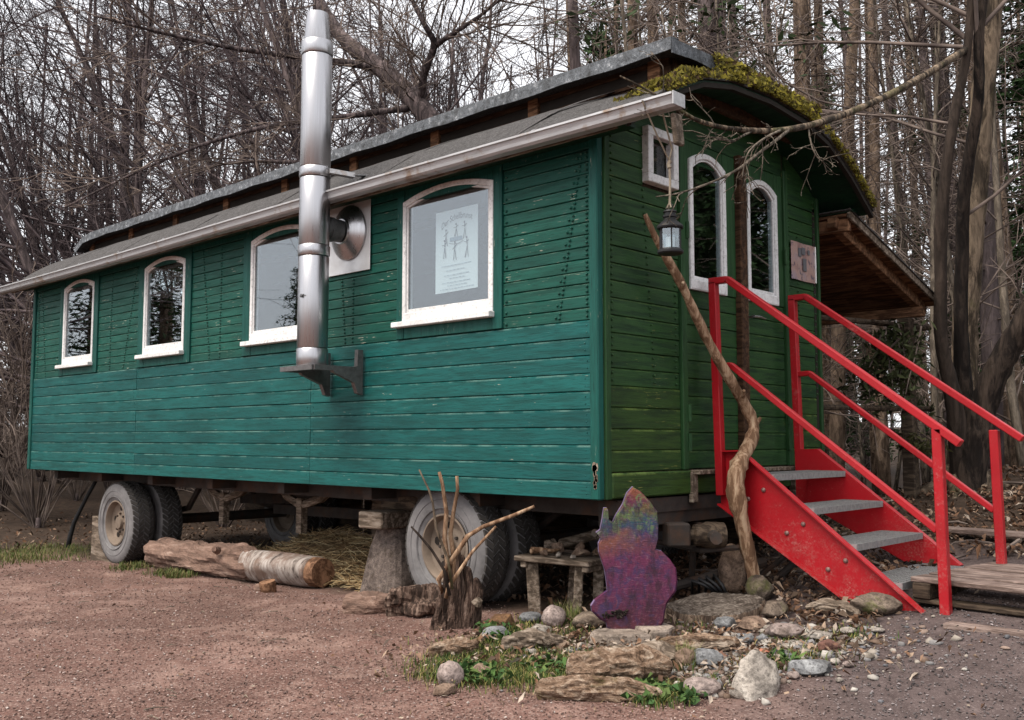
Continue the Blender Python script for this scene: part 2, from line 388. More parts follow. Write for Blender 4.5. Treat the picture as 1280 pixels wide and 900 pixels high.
MT['grating'] = metal('galvanised_grating', (.42, .42, .42), .5, .7, (4, 4, 4), 10, .35)
MT['bolt'] = metal('bolt_steel', (.32, .20, .18), .45, .7, (4, 4, 4), 10, .3)

def mk_red():
    t = NT('red_paint'); v = t.coord(jitter=3.); n1 = t.noise(v, 6, 6, .65); n2 = t.noise(v, 55, 4, .7)
    col = t.ramp(n1, [(.3, (.30, .006, .011)), (.7, (.38, .009, .016))])
    col = t.mix(t.ramp(t.math('ADD', t.math('MULTIPLY', n2, .6), t.math('MULTIPLY', t.noise(v, 2.3, 4, .6), .5)), [(.64, 0), (.76, .45)]), col, (.40, .20, .18))
    sz = t.n('ShaderNodeSeparateXYZ'); t.l(t.n('ShaderNodeTexCoord').outputs['Object'], sz.inputs[0])
    mud = t.math('MULTIPLY', t.ramp(sz.outputs[2], [(.10, 1), (.42, .12)]), t.ramp(t.noise(v, 95, 7, .8), [(.47, 0), (.62, .7)])); mud = t.math('MULTIPLY', mud, t.ramp(t.noise(v, 4.5, 5, .7), [(.42, .05), (.60, 1)])); col = t.mix(mud, col, (.34, .18, .155))
    ch = t.math('MULTIPLY', t.ramp(t.noise(v, 34, 5, .7), [(.66, 0), (.68, 1)]), t.ramp(t.noise(v, 5, 3, .6), [(.52, 0), (.58, 1)])); col = t.mix(ch, col, (.10, .045, .03))
    return t.bsdf(col, t.mix(mud, t.ramp(n1, [(.3, .46), (.7, .34)]), (.8, .8, .8)), bump=n2, strength=.15, dist=.003, spec=.3)
MT['red'] = mk_red()
def mk_birch():
    t = NT('birch_bark'); v = t.coord((5, 1.2, 1.2), jitter=1.); v1 = t.coord()
    n = t.noise(v, 3.5, 6, .7, .4); b = t.noise(v1, 5, 5, .7)
    col = t.ramp(n, [(.38, (.05, .036, .03)), (.46, (.24, .20, .175)), (.66, (.42, .38, .35))])
    col = t.mix(t.ramp(b, [(.45, 0), (.56, .85)]), col, (.15, .095, .07))
    return t.bsdf(col, .85, bump=n, strength=.6, dist=.012)
MT['birch'] = mk_birch()
def mk_logbark():
    t = NT('rough_log_bark'); v = t.coord((1.2, 5, 5), jitter=1.); v1 = t.coord()
    n = t.noise(v, 3.0, 7, .72, .5); b = t.noise(v1, 4, 5, .7)
    col = t.ramp(n, [(.3, (.06, .035, .025)), (.55, (.19, .115, .085)), (.75, (.36, .26, .21))])
    col = t.mix(t.ramp(b, [(.52, 0), (.66, .6)]), col, (.10, .06, .045))
    return t.bsdf(col, .92, bump=n, strength=.9, dist=.03)
MT['logbark'] = mk_logbark()
def mk_glass():
    t = NT('window_glass'); gl = t.n('ShaderNodeBsdfGlossy'); gl.inputs['Roughness'].default_value = .015; gl.inputs[0].default_value = (.93, .96, 1, 1)
    tr = t.n('ShaderNodeBsdfTransparent'); tr.inputs[0].default_value = (.80, .86, .88, 1)
    ge = t.n('ShaderNodeNewGeometry'); dp = t.n('ShaderNodeVectorMath', operation='DOT_PRODUCT'); t.l(ge.outputs['Normal'], dp.inputs[0]); t.l(ge.outputs['Incoming'], dp.inputs[1]); sch = t.math('POWER', t.math('SUBTRACT', 1., t.math('ABSOLUTE', dp.outputs['Value'])), 5.)   # Schlick reflectance, both faces
    n = t.noise(t.coord(jitter=3.), 2.2, 2, .5); bp = t.n('ShaderNodeBump'); bp.inputs['Strength'].default_value = .02; bp.inputs['Distance'].default_value = .01
    t.l(n, bp.inputs['Height']); t.l(bp.outputs[0], gl.inputs['Normal'])
    f = t.math('ADD', t.math('MULTIPLY', sch, .80), .13)
    ms = t.n('ShaderNodeMixShader'); t.l(f, ms.inputs[0]); t.l(tr.outputs[0], ms.inputs[1]); t.l(gl.outputs[0], ms.inputs[2]); t.l(ms.outputs[0], t.out.inputs[0]); return t.m
MT['glass'] = mk_glass()
def mk_figure():
    t = NT('multicolour_paint'); tc = t.n('ShaderNodeTexCoord'); v = t.coord((1, 1, 1)); sx = t.n('ShaderNodeSeparateXYZ'); t.l(tc.outputs['Object'], sx.inputs[0])
    nz = t.noise(v, 9, 5, .65); n2 = t.noise(v, 14, 6, .7, 1.); n3 = t.noise(v, 5, 3, .5)
    zz = t.math('ADD', sx.outputs[2], t.math('MULTIPLY', t.math('SUBTRACT', nz, .5), .22))
    col = t.ramp(t.math('MULTIPLY', zz, 1.43), [(.0, (.055, .010, .020)), (.25, (.085, .014, .050)), (.50, (.10, .015, .050)), (.60, (.09, .025, .04)), (.66, (.03, .028, .085)), (.74, (.02, .055, .070)), (.82, (.08, .095, .025)), (.92, (.085, .010, .038))])
    col = t.mix(t.ramp(n2, [(.47, 0), (.60, .65)]), col, (.020, .022, .075))
    col = t.mix(t.math('MULTIPLY', t.ramp(n3, [(.50, 0), (.62, .8)]), t.ramp(sx.outputs[2], [(.30, .15), (.45, 1)])), col, (.17, .055, .02))
    col = t.mix(t.math('MULTIPLY', t.ramp(t.noise(v, 8, 6, .7, 2.), [(.52, 0), (.62, .8)]), t.ramp(sx.outputs[2], [(.42, 0), (.52, 1)])), col, (.10, .16, .05))
    vs = t.n('ShaderNodeMapping'); vs.inputs['Rotation'].default_value = (.5, .7, .3); vs.inputs['Scale'].default_value = (2, 9, 34); t.l(tc.outputs['Object'], vs.inputs[0]); sk = t.noise(vs.outputs[0], 2.4, 6, .7, 2.5)
    col = t.mix(t.ramp(sk, [(.54, 0), (.66, .55)]), col, (.20, .085, .12)); col = t.mix(t.ramp(sk, [(.32, .6), (.44, 0)]), col, (.02, .012, .035))
    col = t.mix(t.ramp(t.noise(v, 40, 5, .7), [(.58, 0), (.7, .3)]), col, (.24, .15, .17))
    col = t.mix(t.ramp(t.noise(t.coord((1, 1, .4)), 22, 6, .7), [(.34, .8), (.52, 0)]), col, (.018, .007, .013))
    return t.bsdf(col, .6, bump=sk, strength=.5, dist=.008, spec=.25)
MT['figure'] = mk_figure()
def mk_ground():
    t = NT('gravel_and_soil'); at_ = t.n('ShaderNodeVertexColor', layer_name='tint'); sp = t.n('ShaderNodeSeparateColor'); t.l(at_.outputs[0], sp.inputs[0])
    v = t.coord((1, 1, 1)); n1 = t.noise(v, 1.1, 6, .65); n2 = t.noise(v, 9, 6, .7); n3 = t.noise(v, 60, 4, .7)
    cell = t.voro(v, 120, out='Color'); cd = t.voro(v, 120, out='Distance')
    grv = t.ramp(n1, [(.3, (.125, .064, .050)), (.52, (.18, .100, .081)), (.68, (.25, .158, .134))])
    grv = t.mix(t.ramp(n2, [(.35, .45), (.65, 0)]), grv, (.085, .052, .045)); grv = t.mix(t.ramp(t.noise(v, .55, 5, .65, .6), [(.38, .75), (.54, 0)]), grv, (.095, .050, .040)); grv = t.mix(t.ramp(t.noise(v, 2.3, 6, .7, .8), [(.52, 0), (.68, .55)]), grv, (.34, .225, .185))
    sc = t.n('ShaderNodeSeparateColor'); t.l(cell, sc.inputs[0])
    grv = t.mix(t.ramp(sc.outputs[0], [(.0, .5), (.35, 0)]), grv, (.06, .038, .033)); grv = t.mix(t.ramp(sc.outputs[1], [(.72, 0), (1., .6)]), grv, (.34, .25, .215))
    soil = t.ramp(n2, [(.3, (.030, .020, .014)), (.6, (.075, .050, .036)), (.8, (.13, .09, .065))]); soil = t.mix(t.ramp(n3, [(.4, .4), (.6, 0)]), soil, (.02, .014, .01))
    darkg = t.ramp(n2, [(.3, (.055, .040, .038)), (.6, (.10, .075, .072)), (.8, (.16, .125, .12))]); darkg = t.mix(t.ramp(sc.outputs[1], [(.75, 0), (1., .3)]), darkg, (.22, .18, .17))
    col = t.mix(sp.outputs[0], grv, soil); col = t.mix(sp.outputs[1], col, darkg)
    col = t.mix(t.math('MULTIPLY', sp.outputs[2], t.ramp(n2, [(.38, 0), (.58, .9)])), col, (.075, .085, .022))
    hh = t.mix(.5, n3, t.math('SUBTRACT', 1., cd)); hh = t.mix(.4, hh, n2)
    return t.bsdf(col, .95, bump=hh, strength=.8, dist=.02, spec=.2)
MT['ground'] = mk_ground()
# ------------------------------------------------------------------ ground
def mk_ground_mesh():
    def lines(lo, hi, a, b, step):
        mid = np.arange(a, b + 1e-6, step); out = []; x = a; st = step
        while x > lo: st *= 1.22; x -= st; out.append(x)
        left = out[::-1]; out = []; x = mid[-1]; st = step
        while x < hi: st *= 1.22; x += st; out.append(x)
        return np.concatenate([left, mid, out])
    xs = lines(-400, 400, -9, 3.6, .045); ys = lines(-400, 400, -4.2, 5.2, .045)
    X, Y = np.meshgrid(xs, ys, indexing='ij'); Z = hgt(X, Y)
    far = np.clip(np.hypot(X + 2, Y) - 14, 0, None); Z += np.clip(far * .012, 0, 2.0)
    Z -= 0.004
    # zone masks: r soil and leaf litter, g dark fine gravel, b moss
    nz = .25 * np.sin(2.1 * X + 1.3 * Y) + .2 * np.sin(5.3 * X - 3.9 * Y) + .12 * np.sin(11 * X + 8 * Y)
    soil = ss(-.15, .35, Y - (.12 + .1 * nz)) * ss(-8.6, -8.0, X) * (1 - ss(1.3, 2.1, X - .35 * Y + nz * .3))
    soil = np.maximum(soil, ss(1.8, 2.7, Y + nz * .5)); soil = np.maximum(soil, ss(.2, .5, Y + nz * .15) * ss(-8.4, -7.6, X) * (1 - ss(.2, .8, X))); soil = np.maximum(soil, ss(7.4, 8.6, -X + .3 * Y + nz))
    soil = np.maximum(soil, .9 * ss(.75, .55, np.hypot((X - .45) / 1.0, (Y + .25) / .72) + nz * .12))
    dark = ss(.55, 1.5, X + .55 * Y + nz * .3) * (1 - ss(2.0, 2.8, Y))
    moss = ss(.9, .35, np.hypot((X - .15) / 1.0, (Y + .45) / .6) + nz * .2) * .8
    moss = np.maximum(moss, ss(.5, 0., np.abs(X + 7.6 + nz * .5)) * ss(-.9, -.2, Y) * (1 - ss(.8, 1.6, Y)) * .9)
    n0, n1 = X.shape; v = np.stack([X, Y, Z], -1).reshape(-1, 3)
    i = np.arange(n0 - 1)[:, None] * n1; j = np.arange(n1 - 1)[None]
    f = np.stack([i + j, i + n1 + j, i + n1 + j + 1, i + j + 1], -1).reshape(-1, 4)
    c = np.stack([soil, dark, moss, np.ones_like(soil)], -1).reshape(-1, 4)
    return tag(build_np('ground', v, [f], MT['ground'], smooth=True, cols=c), 'reddish gravel drive turning to dark forest soil', kind='structure')
mk_ground_mesh()

# ------------------------------------------------------------------ wagon
WL, WW, ZB, ZM, ZT = 7.731, 2.5, .75, 1.704, 2.70
wagon = thing('wooden_wagon', 'green wooden railway-style caravan wagon with clerestory roof on rubber tyres', 'wagon', (-3.87, 1.25, 0))
WR = np.array(wagon.location)
side = lambda u, z, d: (u, -d, z)           # u along X, d outwards of the long wall
end = lambda u, z, d: (d, u, z)             # u along Y, d outwards of the end wall
_pl = {}
prng = random.Random(5)
def plank(parent, u0, u1, z0, z1, fn, mat, t=.02, base=-.02, name='plank'):
    L, H = round(u1 - u0, 3), round(z1 - z0, 4); key = (L, H, fn is side, mat.name, t)
    if key not in _pl:
        sec = [(0, .0008), (t - .003, .0008), (t, .004), (t - .001, H - .006), (t - .009, H - .0008), (0, H - .0008)]
        mb = MB(); mb.prism(sec, 0, L, lambda d, z, u: fn(u, z, d))
        ob = mb.build(name, mat); _pl[key] = ob.data; bpy.data.objects.remove(ob)
    o = bpy.data.objects.new(name, _pl[key]); COL.objects.link(o); o.parent = parent
    o.location = np.array(fn(u0, z0, base + prng.uniform(-.0015, .002))) - WR
    return o
def board(parent, u0, u1, z0, z1, fn, mat, d0=-.02, d1=.012, name='trim_board', bev=.003):
    a = np.array(fn(u0, z0, d0)); b = np.array(fn(u1, z1, d1))
    return MB().box((a + b) / 2, np.abs(b - a), bev=bev).build(name, mat, parent)

def arch_pts(u0, u1, z0, zc, zp, n=14):
    pts = [(u0, z0)]
    for i in range(n + 1):
        t = i / n; u = u0 + (u1 - u0) * t; pts.append((u, zc + (zp - zc) * (1 - (2 * t - 1) ** 2)))
    pts.append((u1, z0)); return pts
def arched_ring(parent, name, u0, u1, z0, zc, zp, w, wb, d0, d1, fn, mat):
    o = arch_pts(u0, u1, z0, zc, zp); i = arch_pts(u0 + w, u1 - w, z0 + wb, zc - w * .9, zp - w * .95)
    secs = []
    for (a, b), (c, e) in zip(o, i):
        secs.append([fn(a, b, d0), fn(a, b, d1 - .004), fn(a + (c - a) * .12, b + (e - b) * .12, d1), fn(c - (c - a) * .12, e - (e - b) * .12, d1), fn(c, e, d1 - .004), fn(c, e, d0)])
    secs.append(secs[0]); mb = MB(); mb.loft(secs); return mb.build(name, mat, parent), i
def arched_window(parent, u0, u1, z0, zc, zp, fn, sill=True, w=.034, wb=.06, name='window', lab=None):
    fr, inn = arched_ring(parent, name, u0, u1, z0, zc, zp, w, wb, -.03, .018, fn, MT['white'])
    sash, inn2 = arched_ring(fr, 'sash', u0 + w, u1 - w, z0 + wb, zc - w * .9, zp - w * .95, .014, .020, -.03, .008, fn, MT['white'])
    mb = MB(); mb.prism(inn2, -.006, -.002, lambda u, z, d: fn(u, z, d)); mb.build('pane', MT['glass'], fr)
    if sill:
        a = np.array(fn(u0 - .06, z0 - .035, -.01)); b = np.array(fn(u1 + .01, z0, .06))
        MB().box((a + b) / 2, np.abs(b - a), bev=.004).build('sill', MT['white'], fr)
    if lab: fr['label'] = lab
    return fr

# --- long wall
wins = [(-6.945, -6.235), (-5.185, -4.448), (-3.42, -2.62), (-1.605, -.785)]
mb = MB(); edges = [-WL] + [e for w_ in wins for e in w_] + [0]
for i in range(0, len(edges), 2): mb.box(((edges[i] + edges[i + 1]) / 2, .045, (ZB + ZT + .04) / 2), (edges[i + 1] - edges[i] - .004, .045, ZT + .04 - ZB))
for a, b in wins:
    mb.box(((a + b) / 2, .045, (ZB + 1.83) / 2), (b - a, .045, 1.83 - ZB)); mb.box(((a + b) / 2, .045, 2.70), (b - a, .045, .07))
long_wall = mb.build('side_wall', MT['darkwood'], wagon)
nlow = 10; hl = (ZM - ZB) / nlow
for r in range(nlow):
    for a, b in ((-WL + .02, -5.312), (-5.308, -2.618), (-2.614, -.062)):
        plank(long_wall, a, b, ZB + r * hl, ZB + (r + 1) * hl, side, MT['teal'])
nup = 14; hu = (2.635 - ZM) / nup
bays = [(-WL + .045, -7.045), (-6.145, -5.30), (-4.35, -3.535), (-2.50, -1.668), (-.715, -.064)]
for a, b in bays:
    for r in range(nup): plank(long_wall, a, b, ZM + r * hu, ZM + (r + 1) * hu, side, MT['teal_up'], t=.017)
for a, b in bays: board(long_wall, a, b, 2.637, 2.695, side, MT['teal_v'], d1=.006)
for (a, b), (l, r) in zip(wins, [(-7.043, -6.147), (-5.298, -4.352), (-3.533, -2.502), (-1.666, -.717)]):
    board(long_wall, l, a + .01, ZM + .002, 2.695, side, MT['teal_v']); board(long_wall, b - .01, r, ZM + .002, 2.695, side, MT['teal_v'])
    board(long_wall, a + .012, b - .012, 2.585, 2.695, side, MT['teal_v'], d1=.009); board(long_wall, a + .012, b - .012, ZM + .002, 1.83, side, MT['teal_v'], d1=.009)
for k, (a, b) in enumerate(wins):
    arched_window(long_wall, a, b, 1.812, 2.592, 2.652, side)
MB().box((-.03, .004, (ZB + ZT) / 2), (.06, .05, ZT - ZB), bev=.006).build('corner_post', MT['teal_v'], wagon)
MB().box((-WL, .01, (ZB + ZT) / 2), (.06, .05, ZT - ZB), bev=.006).build('corner_post', MT['teal_v'], wagon)
# flaked patch on the corner post, real thin chips of pale undercoat
mb = MB(); fr_ = random.Random(3)
for k in range(16):
    z = .81 + fr_.uniform(0, .12); x = -.03 + fr_.uniform(-.018, .018); s_ = fr_.uniform(.006, .014)
    pts = [(x + s_ * fr_.uniform(.6, 1.3) * math.cos(a), z + 1.5 * s_ * fr_.uniform(.6, 1.3) * math.sin(a)) for a in np.arange(7) * .9]
    mb.prism(pts, .0225, .0235, side)
mb.build('bare_patch', MT['oldwood'], wagon)
# rivets
def rivets(parent, pts, fn, mat, r=.0085):
    mb = MB(); rings = [(r, 0), (r * .9, r * .45), (r * .5, r * .8)]
    for u, z in pts:
        v = [fn(u + q * math.cos(a), z + q * math.sin(a), h_) for q, h_ in rings for a in np.arange(6) * math.pi / 3] + [fn(u, z, r * .95)]
        f4 = [(i * 6 + j, i * 6 + (j + 1) % 6, (i + 1) * 6 + (j + 1) % 6, (i + 1) * 6 + j) for i in range(2) for j in range(6)]
        mb.raw(v, [np.array(f4), np.array([(12 + j, 12 + (j + 1) % 6, 18) for j in range(6)])])
    return tag(mb.build('rivets', mat, parent, smooth=True), kind='stuff')
rv = []
for r in range(nup):
    for q in (.33, .72):
        z = ZM + (r + q) * hu; s_ = (r + q) / nup
        rv += [(-.09, z), (-.12 - .17 * (1 - s_), z), (-.69, z) if q < .5 else (-.15 - .17 * (1 - s_), z - .02)]
        rv += [(-2.22 - .1 * s_, z), (-2.14, z)] if s_ < .5 else []
        rv += [(-4.18 + .14 * (1 - s_), z), (-3.88, z), (-5.35 - .25 * (1 - s_), z), (-5.88 + .02 * s_, z), (-7.62, z), (-7.55 + .16 * (1 - s_), z)]
rivets(long_wall, rv, side, MT['teal_up'])
rv2 = [(u + random.Random(int(u * 99) + r).uniform(-.01, .01), ZB + (r + q) * hl) for r in range(nlow) for q in (.3, .7) for u in (-.1, -2.58, -2.66, -5.27, -5.35, -7.68)]
rivets(long_wall, rv2, side, MT['teal'], r=.004)

# --- roof profile
RP = np.array([(-.175, 2.705), (-.02, 2.805), (.15, 2.915), (.35, 3.015), (.5, 3.08), (.8, 3.145), (1.25, 3.17)])
RY = np.concatenate([RP[:, 0], 2.5 - RP[-2::-1, 0]]); RZ = np.concatenate([RP[:, 1], RP[-2::-1, 1]])
BU = np.array([0, .03, .05, .055, .055, .045, .035]); BZ = np.concatenate([BU, BU[-2::-1]])
roofz = lambda y, x=1.: float(np.interp(y, RY, RZ) + np.interp(y, RY, BZ) * (1 - ss(-.75, .2, x)))
# --- end wall
mb = MB()
wa = [(.02, ZB)] + [(y, roofz(y) - .03) for y in np.linspace(.02, 2.48, 25)] + [(2.48, ZB)]
def endpanel(y0, y1, z0, z1=None):
    ys_ = np.linspace(y0, y1, 8)
    top = [(y, (roofz(y) - .028) if z1 is None else z1) for y in ys_]
    mb.prism([(y0, z0)] + top + [(y1, z0)], -.07, -.025, end)
endpanel(.02, .845, ZB); endpanel(.847, 1.245, ZB, 1.96); endpanel(.847, 1.245, 2.74); endpanel(1.247, 1.51, ZB); endpanel(1.512, 1.895, ZB, 1.96); endpanel(1.512, 1.895, 2.70); endpanel(1.897, 2.48, ZB)
end_wall = mb.build('end_wall', MT['darkwood'], wagon)
Z1 = 1.354
def arch_board(y0, y1, z0, d1=.0, name='header_board', mat=None, d0=-.024):
    mb = MB(); ys_ = np.linspace(y0, y1, 10); mb.prism([(y0, z0)] + [(y, roofz(y) - .032) for y in ys_] + [(y1, z0)], d0, d1, end); return mb.build(name, mat or MT['green'], end_wall)
nb = 4; hb = (Z1 - .892) / nb
for a, b in ((.075, .735), (2.05, 2.47)):
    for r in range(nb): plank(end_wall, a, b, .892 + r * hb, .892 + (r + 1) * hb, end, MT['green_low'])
ztop = 2.78; nu = 15; hq = (ztop - Z1) / nu
for r in range(nu):
    z0, z1 = Z1 + r * hq, Z1 + (r + 1) * hq
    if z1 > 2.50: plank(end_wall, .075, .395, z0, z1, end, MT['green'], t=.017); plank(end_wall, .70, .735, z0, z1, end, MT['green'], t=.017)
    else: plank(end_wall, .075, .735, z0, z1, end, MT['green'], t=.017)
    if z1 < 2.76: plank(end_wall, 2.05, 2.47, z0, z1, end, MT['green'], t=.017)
arch_board(.075, .735, ztop + .002); arch_board(.805, 2.0, 2.86, d1=-.004); arch_board(2.05, 2.47, Z1 + 14 * hq + .002)
MB().box((.0, .05, (ZB + 2.80) / 2), (.03, .045, 2.80 - ZB), bev=.004).build('corner_board', MT['green_v'], end_wall)
MB().box((.0, 2.485, (ZB + 2.80) / 2), (.04, .03, 2.80 - ZB), bev=.004).build('corner_board', MT['green_v'], end_wall)
for y in (.77, 2.02): MB().box((.003, y, (.892 + 2.9) / 2), (.03, .055, 2.9 - .892), bev=.004).build('door_jamb', MT['green_v'], end_wall)
MB().box((-.002, .66, .82), (.045, 1.18, .135), bev=.008).build('sill_beam', MT['green_low'], end_wall)
MB().box((-.002, 1.88, .82), (.045, 1.22, .135), bev=.008).build('sill_beam', MT['green_low'], end_wall)
MB().box((.03, 1.42, .876), (.09, 1.22, .025), bev=.004).build('threshold', MT['oldwood'], end_wall)
rv = []
for r in range(nu):
    for q in (.3, .72):
        z = Z1 + (r + q) * hq; s_ = (r + q) / nu
        if z < 2.5: rv += [(.36 + .13 * (1 - s_), z), (.70, z), (2.20, z)]
        rv += [(.10, z), (2.075, z), (2.445, z)]
rivets(end_wall, rv, end, MT['green'])
# small vent window
fw_, _ = None, None
mbv = MB()
vy0, vy1, vz0, vz1 = .395, .695, 2.515, 2.838
for a, b, c, d in ((vy0, vy1, vz0, vz0 + .05), (vy0, vy1, vz1 - .05, vz1), (vy0, vy0 + .05, vz0 + .05, vz1 - .05), (vy1 - .05, vy1, vz0 + .05, vz1 - .05)):
    mbv.box((.012, (a + b) / 2, (c + d) / 2), (.06, b - a, d - c), bev=.004)
vent = mbv.build('vent_window', MT['white'], wagon); vent['label'] = 'small square white-framed window at the corner of the end wall'
mbv = MB()
a, b, c, d = vy0 + .05, vy1 - .05, vz0 + .05, vz1 - .05
mbv.box((-.022, (a + b) / 2, (c + d) / 2), (.004, b - a, d - c)); mbv.build('pane', MT['glass'], vent)
# doors
def door(y0, y1, wy0, wy1, hinge):
    rows = 10; z0, z1 = .895, 1.955; hh = (z1 - z0) / rows
    leaf = MB().box((-.028, (y0 + y1) / 2, (z0 + 1.95) / 2), (.02, y1 - y0, 1.95 - z0)).build('door', MT['green'], wagon)
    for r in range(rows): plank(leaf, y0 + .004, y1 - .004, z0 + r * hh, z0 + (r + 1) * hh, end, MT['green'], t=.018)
    for a, b in ((y0, wy0 + .012), (wy1 - .012, y1)): MB().box((-.008, (a + b) / 2, (1.957 + 2.855) / 2), (.02, b - a, 2.855 - 1.957), bev=.003).build('stile', MT['green_v'], leaf)
    MB().box((-.010, (wy0 + wy1) / 2, 2.79), (.016, wy1 - wy0 - .026, .13), bev=.003).build('rail', MT['green_v'], leaf)
    w_ = arched_window(leaf, wy0, wy1, 1.955, 2.742 if y0 < 1 else 2.705, 2.806 if y0 < 1 else 2.772, end, sill=False, w=.036, wb=.065)
    for z in (1.05, 1.22, 2.3): MB().tube([(.022, hinge, z - .05), (.022, hinge, z + .05)], .012, 8).build('hinge', MT['green_v'], leaf)
    return leaf
d1_ = door(.80, 1.378, .845, 1.25, .80)
d2_ = door(1.466, 1.99, 1.508, 1.90, 1.99)
d2_['label'] = 'right door leaf with long metal handle plate'
MB().box((.012, 1.422, 1.885), (.055, .082, 1.98), bev=.006).build('meeting_post', MT['brownwood'], wagon)
MB().box((.004, 1.497, 1.80), (.008, .04, .30), bev=.002).build('handle_plate', MT['oldwood'], d2_)
MB().tube([(.01, 1.497, 1.845), (.055, 1.50, 1.845)], .008, 8).tube([(.055, 1.495, 1.845), (.062, 1.56, 1.847), (.06, 1.635, 1.84)], [.010, .008, .005], 8).build('handle', MT['steel'], d2_)
for dd in (.893,): pass
# notice in a plastic sleeve on the end wall
nb_ = MB(); secs = []
for i in range(9):
    y = 2.085 + .34 * i / 8; bul = .004 * math.sin(i * 1.1) + .012
    secs.append([(bul, y, 2.165), (bul + .002, y, 2.165), (bul + .002, y, 2.43), (bul, y, 2.43)])
nb_.loft(secs, cap=True)
def mk_notice():
    t = NT('faded_print'); v = t.coord(); n = t.noise(v, 7, 4, .6); n2 = t.noise(v, 22, 4, .6)
    col = t.ramp(n, [(.3, (.25, .15, .145)), (.5, (.38, .25, .22)), (.7, (.30, .24, .27))]); col = t.mix(t.ramp(n2, [(.55, 0), (.63, .8)]), col, (.09, .075, .11))
    return t.bsdf(col, .22, bump=n, strength=.25, dist=.01)
notice = tag(nb_.build('notice_poster', mk_notice(), smooth=False), 'faded brownish notice in a plastic sleeve on the end wall right of the doors', 'poster')
mb = MB()
for (y, z, w_, h_) in ((2.20, 2.36, .045, .06), (2.255, 2.375, .05, .05), (2.27, 2.28, .05, .09), (2.33, 2.375, .03, .035)): mb.box((.0195, y, z), (.001, w_, h_))
mb.build('printed_picture', MT['ink'], notice)
MB().box((.018, 2.432, 2.30), (.006, .012, .26)).build('sleeve_edge', MT['paper'], notice)

# --- roof
def roof_secs(x0, x1, n, ys_, zf, th, wav=.0):
    secs = []; xs_ = np.linspace(x0, x1, n); rr = np.random.default_rng(4)
    for x in xs_:
        w_ = rr.normal(0, wav, len(ys_)) if wav else np.zeros(len(ys_))
        top = [(x, y, zf(y, x) + w_[i]) for i, y in enumerate(ys_)]; bot = [(x, y, zf(y, x) - th) for y in ys_][::-1]
        secs.append(top + bot)
    return secs
ysr = np.concatenate([np.linspace(-.175, .5, 9), np.linspace(.65, 1.85, 9), np.linspace(2.0, 2.675, 9)])
mb = MB(); mb.loft(roof_secs(-7.97, .35, 60, ysr, roofz, .03, .0025), cap=True)
roof = mb.build('roof', MT['felt'], wagon, autosmooth=True)
for x in (-6.9, -5.6, -4.35, -3.1, -1.85, -.62):
    secs = [[(x + .5 * (y + .17) + a, y, roofz(y, x) + b) for a, b in ((-.03, .001), (-.03, .006), (.03, .004), (.03, .001))] for y in np.linspace(-.17, .49, 8)]
    mb = MB(); mb.loft(secs, cap=True); mb.build('felt_seam', MT['felt'], roof)
# porch ceiling and fascia
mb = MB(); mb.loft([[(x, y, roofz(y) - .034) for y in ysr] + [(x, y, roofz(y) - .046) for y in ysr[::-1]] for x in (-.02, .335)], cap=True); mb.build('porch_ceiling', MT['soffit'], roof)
mb = MB(); mb.loft([[(.315, y, roofz(y) - .047), (.345, y, roofz(y) - .047), (.345, y, roofz(y) - .075), (.315, y, roofz(y) - .075)] for y in ysr], cap=True); mb.build('fascia', MT['dark'], roof)
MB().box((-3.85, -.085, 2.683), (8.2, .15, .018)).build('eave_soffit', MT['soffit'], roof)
MB().box((-3.85, -.168, 2.668), (8.2, .018, .06)).build('fascia', MT['oldwood'], roof)
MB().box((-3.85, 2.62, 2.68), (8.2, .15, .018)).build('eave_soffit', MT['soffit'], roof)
# gutter: square channel with rolled lip
gp = [(-.182, 2.70), (-.182, 2.646), (-.194, 2.638), (-.248, 2.638), (-.262, 2.650), (-.266, 2.668), (-.274, 2.690), (-.284, 2.690), (-.284, 2.701), (-.270, 2.701), (-.260, 2.690), (-.256, 2.668), (-.250, 2.652), (-.242, 2.646), (-.198, 2.646), (-.190, 2.652), (-.190, 2.70)]
mb = MB(); mb.loft([[(x, y, z - .006 * math.sin(x * .8)) for y, z in gp] for x in np.linspace(-8.12, .66, 24)], cap=True)
gutter = mb.build('gutter', MT['gutter'], wagon)
MB().box((.664, -.230, 2.669), (.008, .10, .066), bev=.002).build('gutter_cap', MT['gutter'], gutter)
MB().box((-8.124, -.230, 2.669), (.008, .10, .066), bev=.002).build('gutter_cap', MT['gutter'], gutter)
for x in np.arange(-7.6, .6, .82): MB().box((x, -.23, 2.703), (.025, .11, .004)).build('gutter_strap', MT['gutter'], gutter)
MB().bar((.60, -.16, 2.632), (.61, -.15, 2.475), .025, .075, up=(0, 1, 0), bev=.008).build('hanger_block', MT['oldwood'], gutter)
# clerestory
cz = lambda y: 3.262 + .022 * (1 - ((y - 1.25) / .88) ** 2)
CX0, CX1 = -7.62, .17
mb = MB()
for y in (.515, 1.985): mb.box(((CX0 + CX1) / 2, y, 3.155), (CX1 - CX0 - .12, .03, .21))
for x in (CX0 + .06, CX1 - .06): mb.box((x, 1.25, 3.155), (.03, 1.44, .21))
cler = mb.build('clerestory', MT['brownwood'], wagon)
for i, x in enumerate(np.arange(CX0 + .12, CX1, .94)):
    MB().box((x, .49, 3.16), (.085, .022, .19), bev=.003).build('clerestory_post', MT['warmwood'], cler)
    if x + .94 < CX1 + .1:
        w_ = MB().box((x + .47, .494, 3.125), (.84, .014, .018)).box((x + .47, .494, 3.215), (.84, .014, .03)).build('clerestory_window', MT['brownwood'], cler)
        MB().box((x + .47, .4975, 3.165), (.83, .004, .075)).build('pane', MT['dark'], w_)
ysc = np.linspace(.37, 2.13, 15)
secs = []
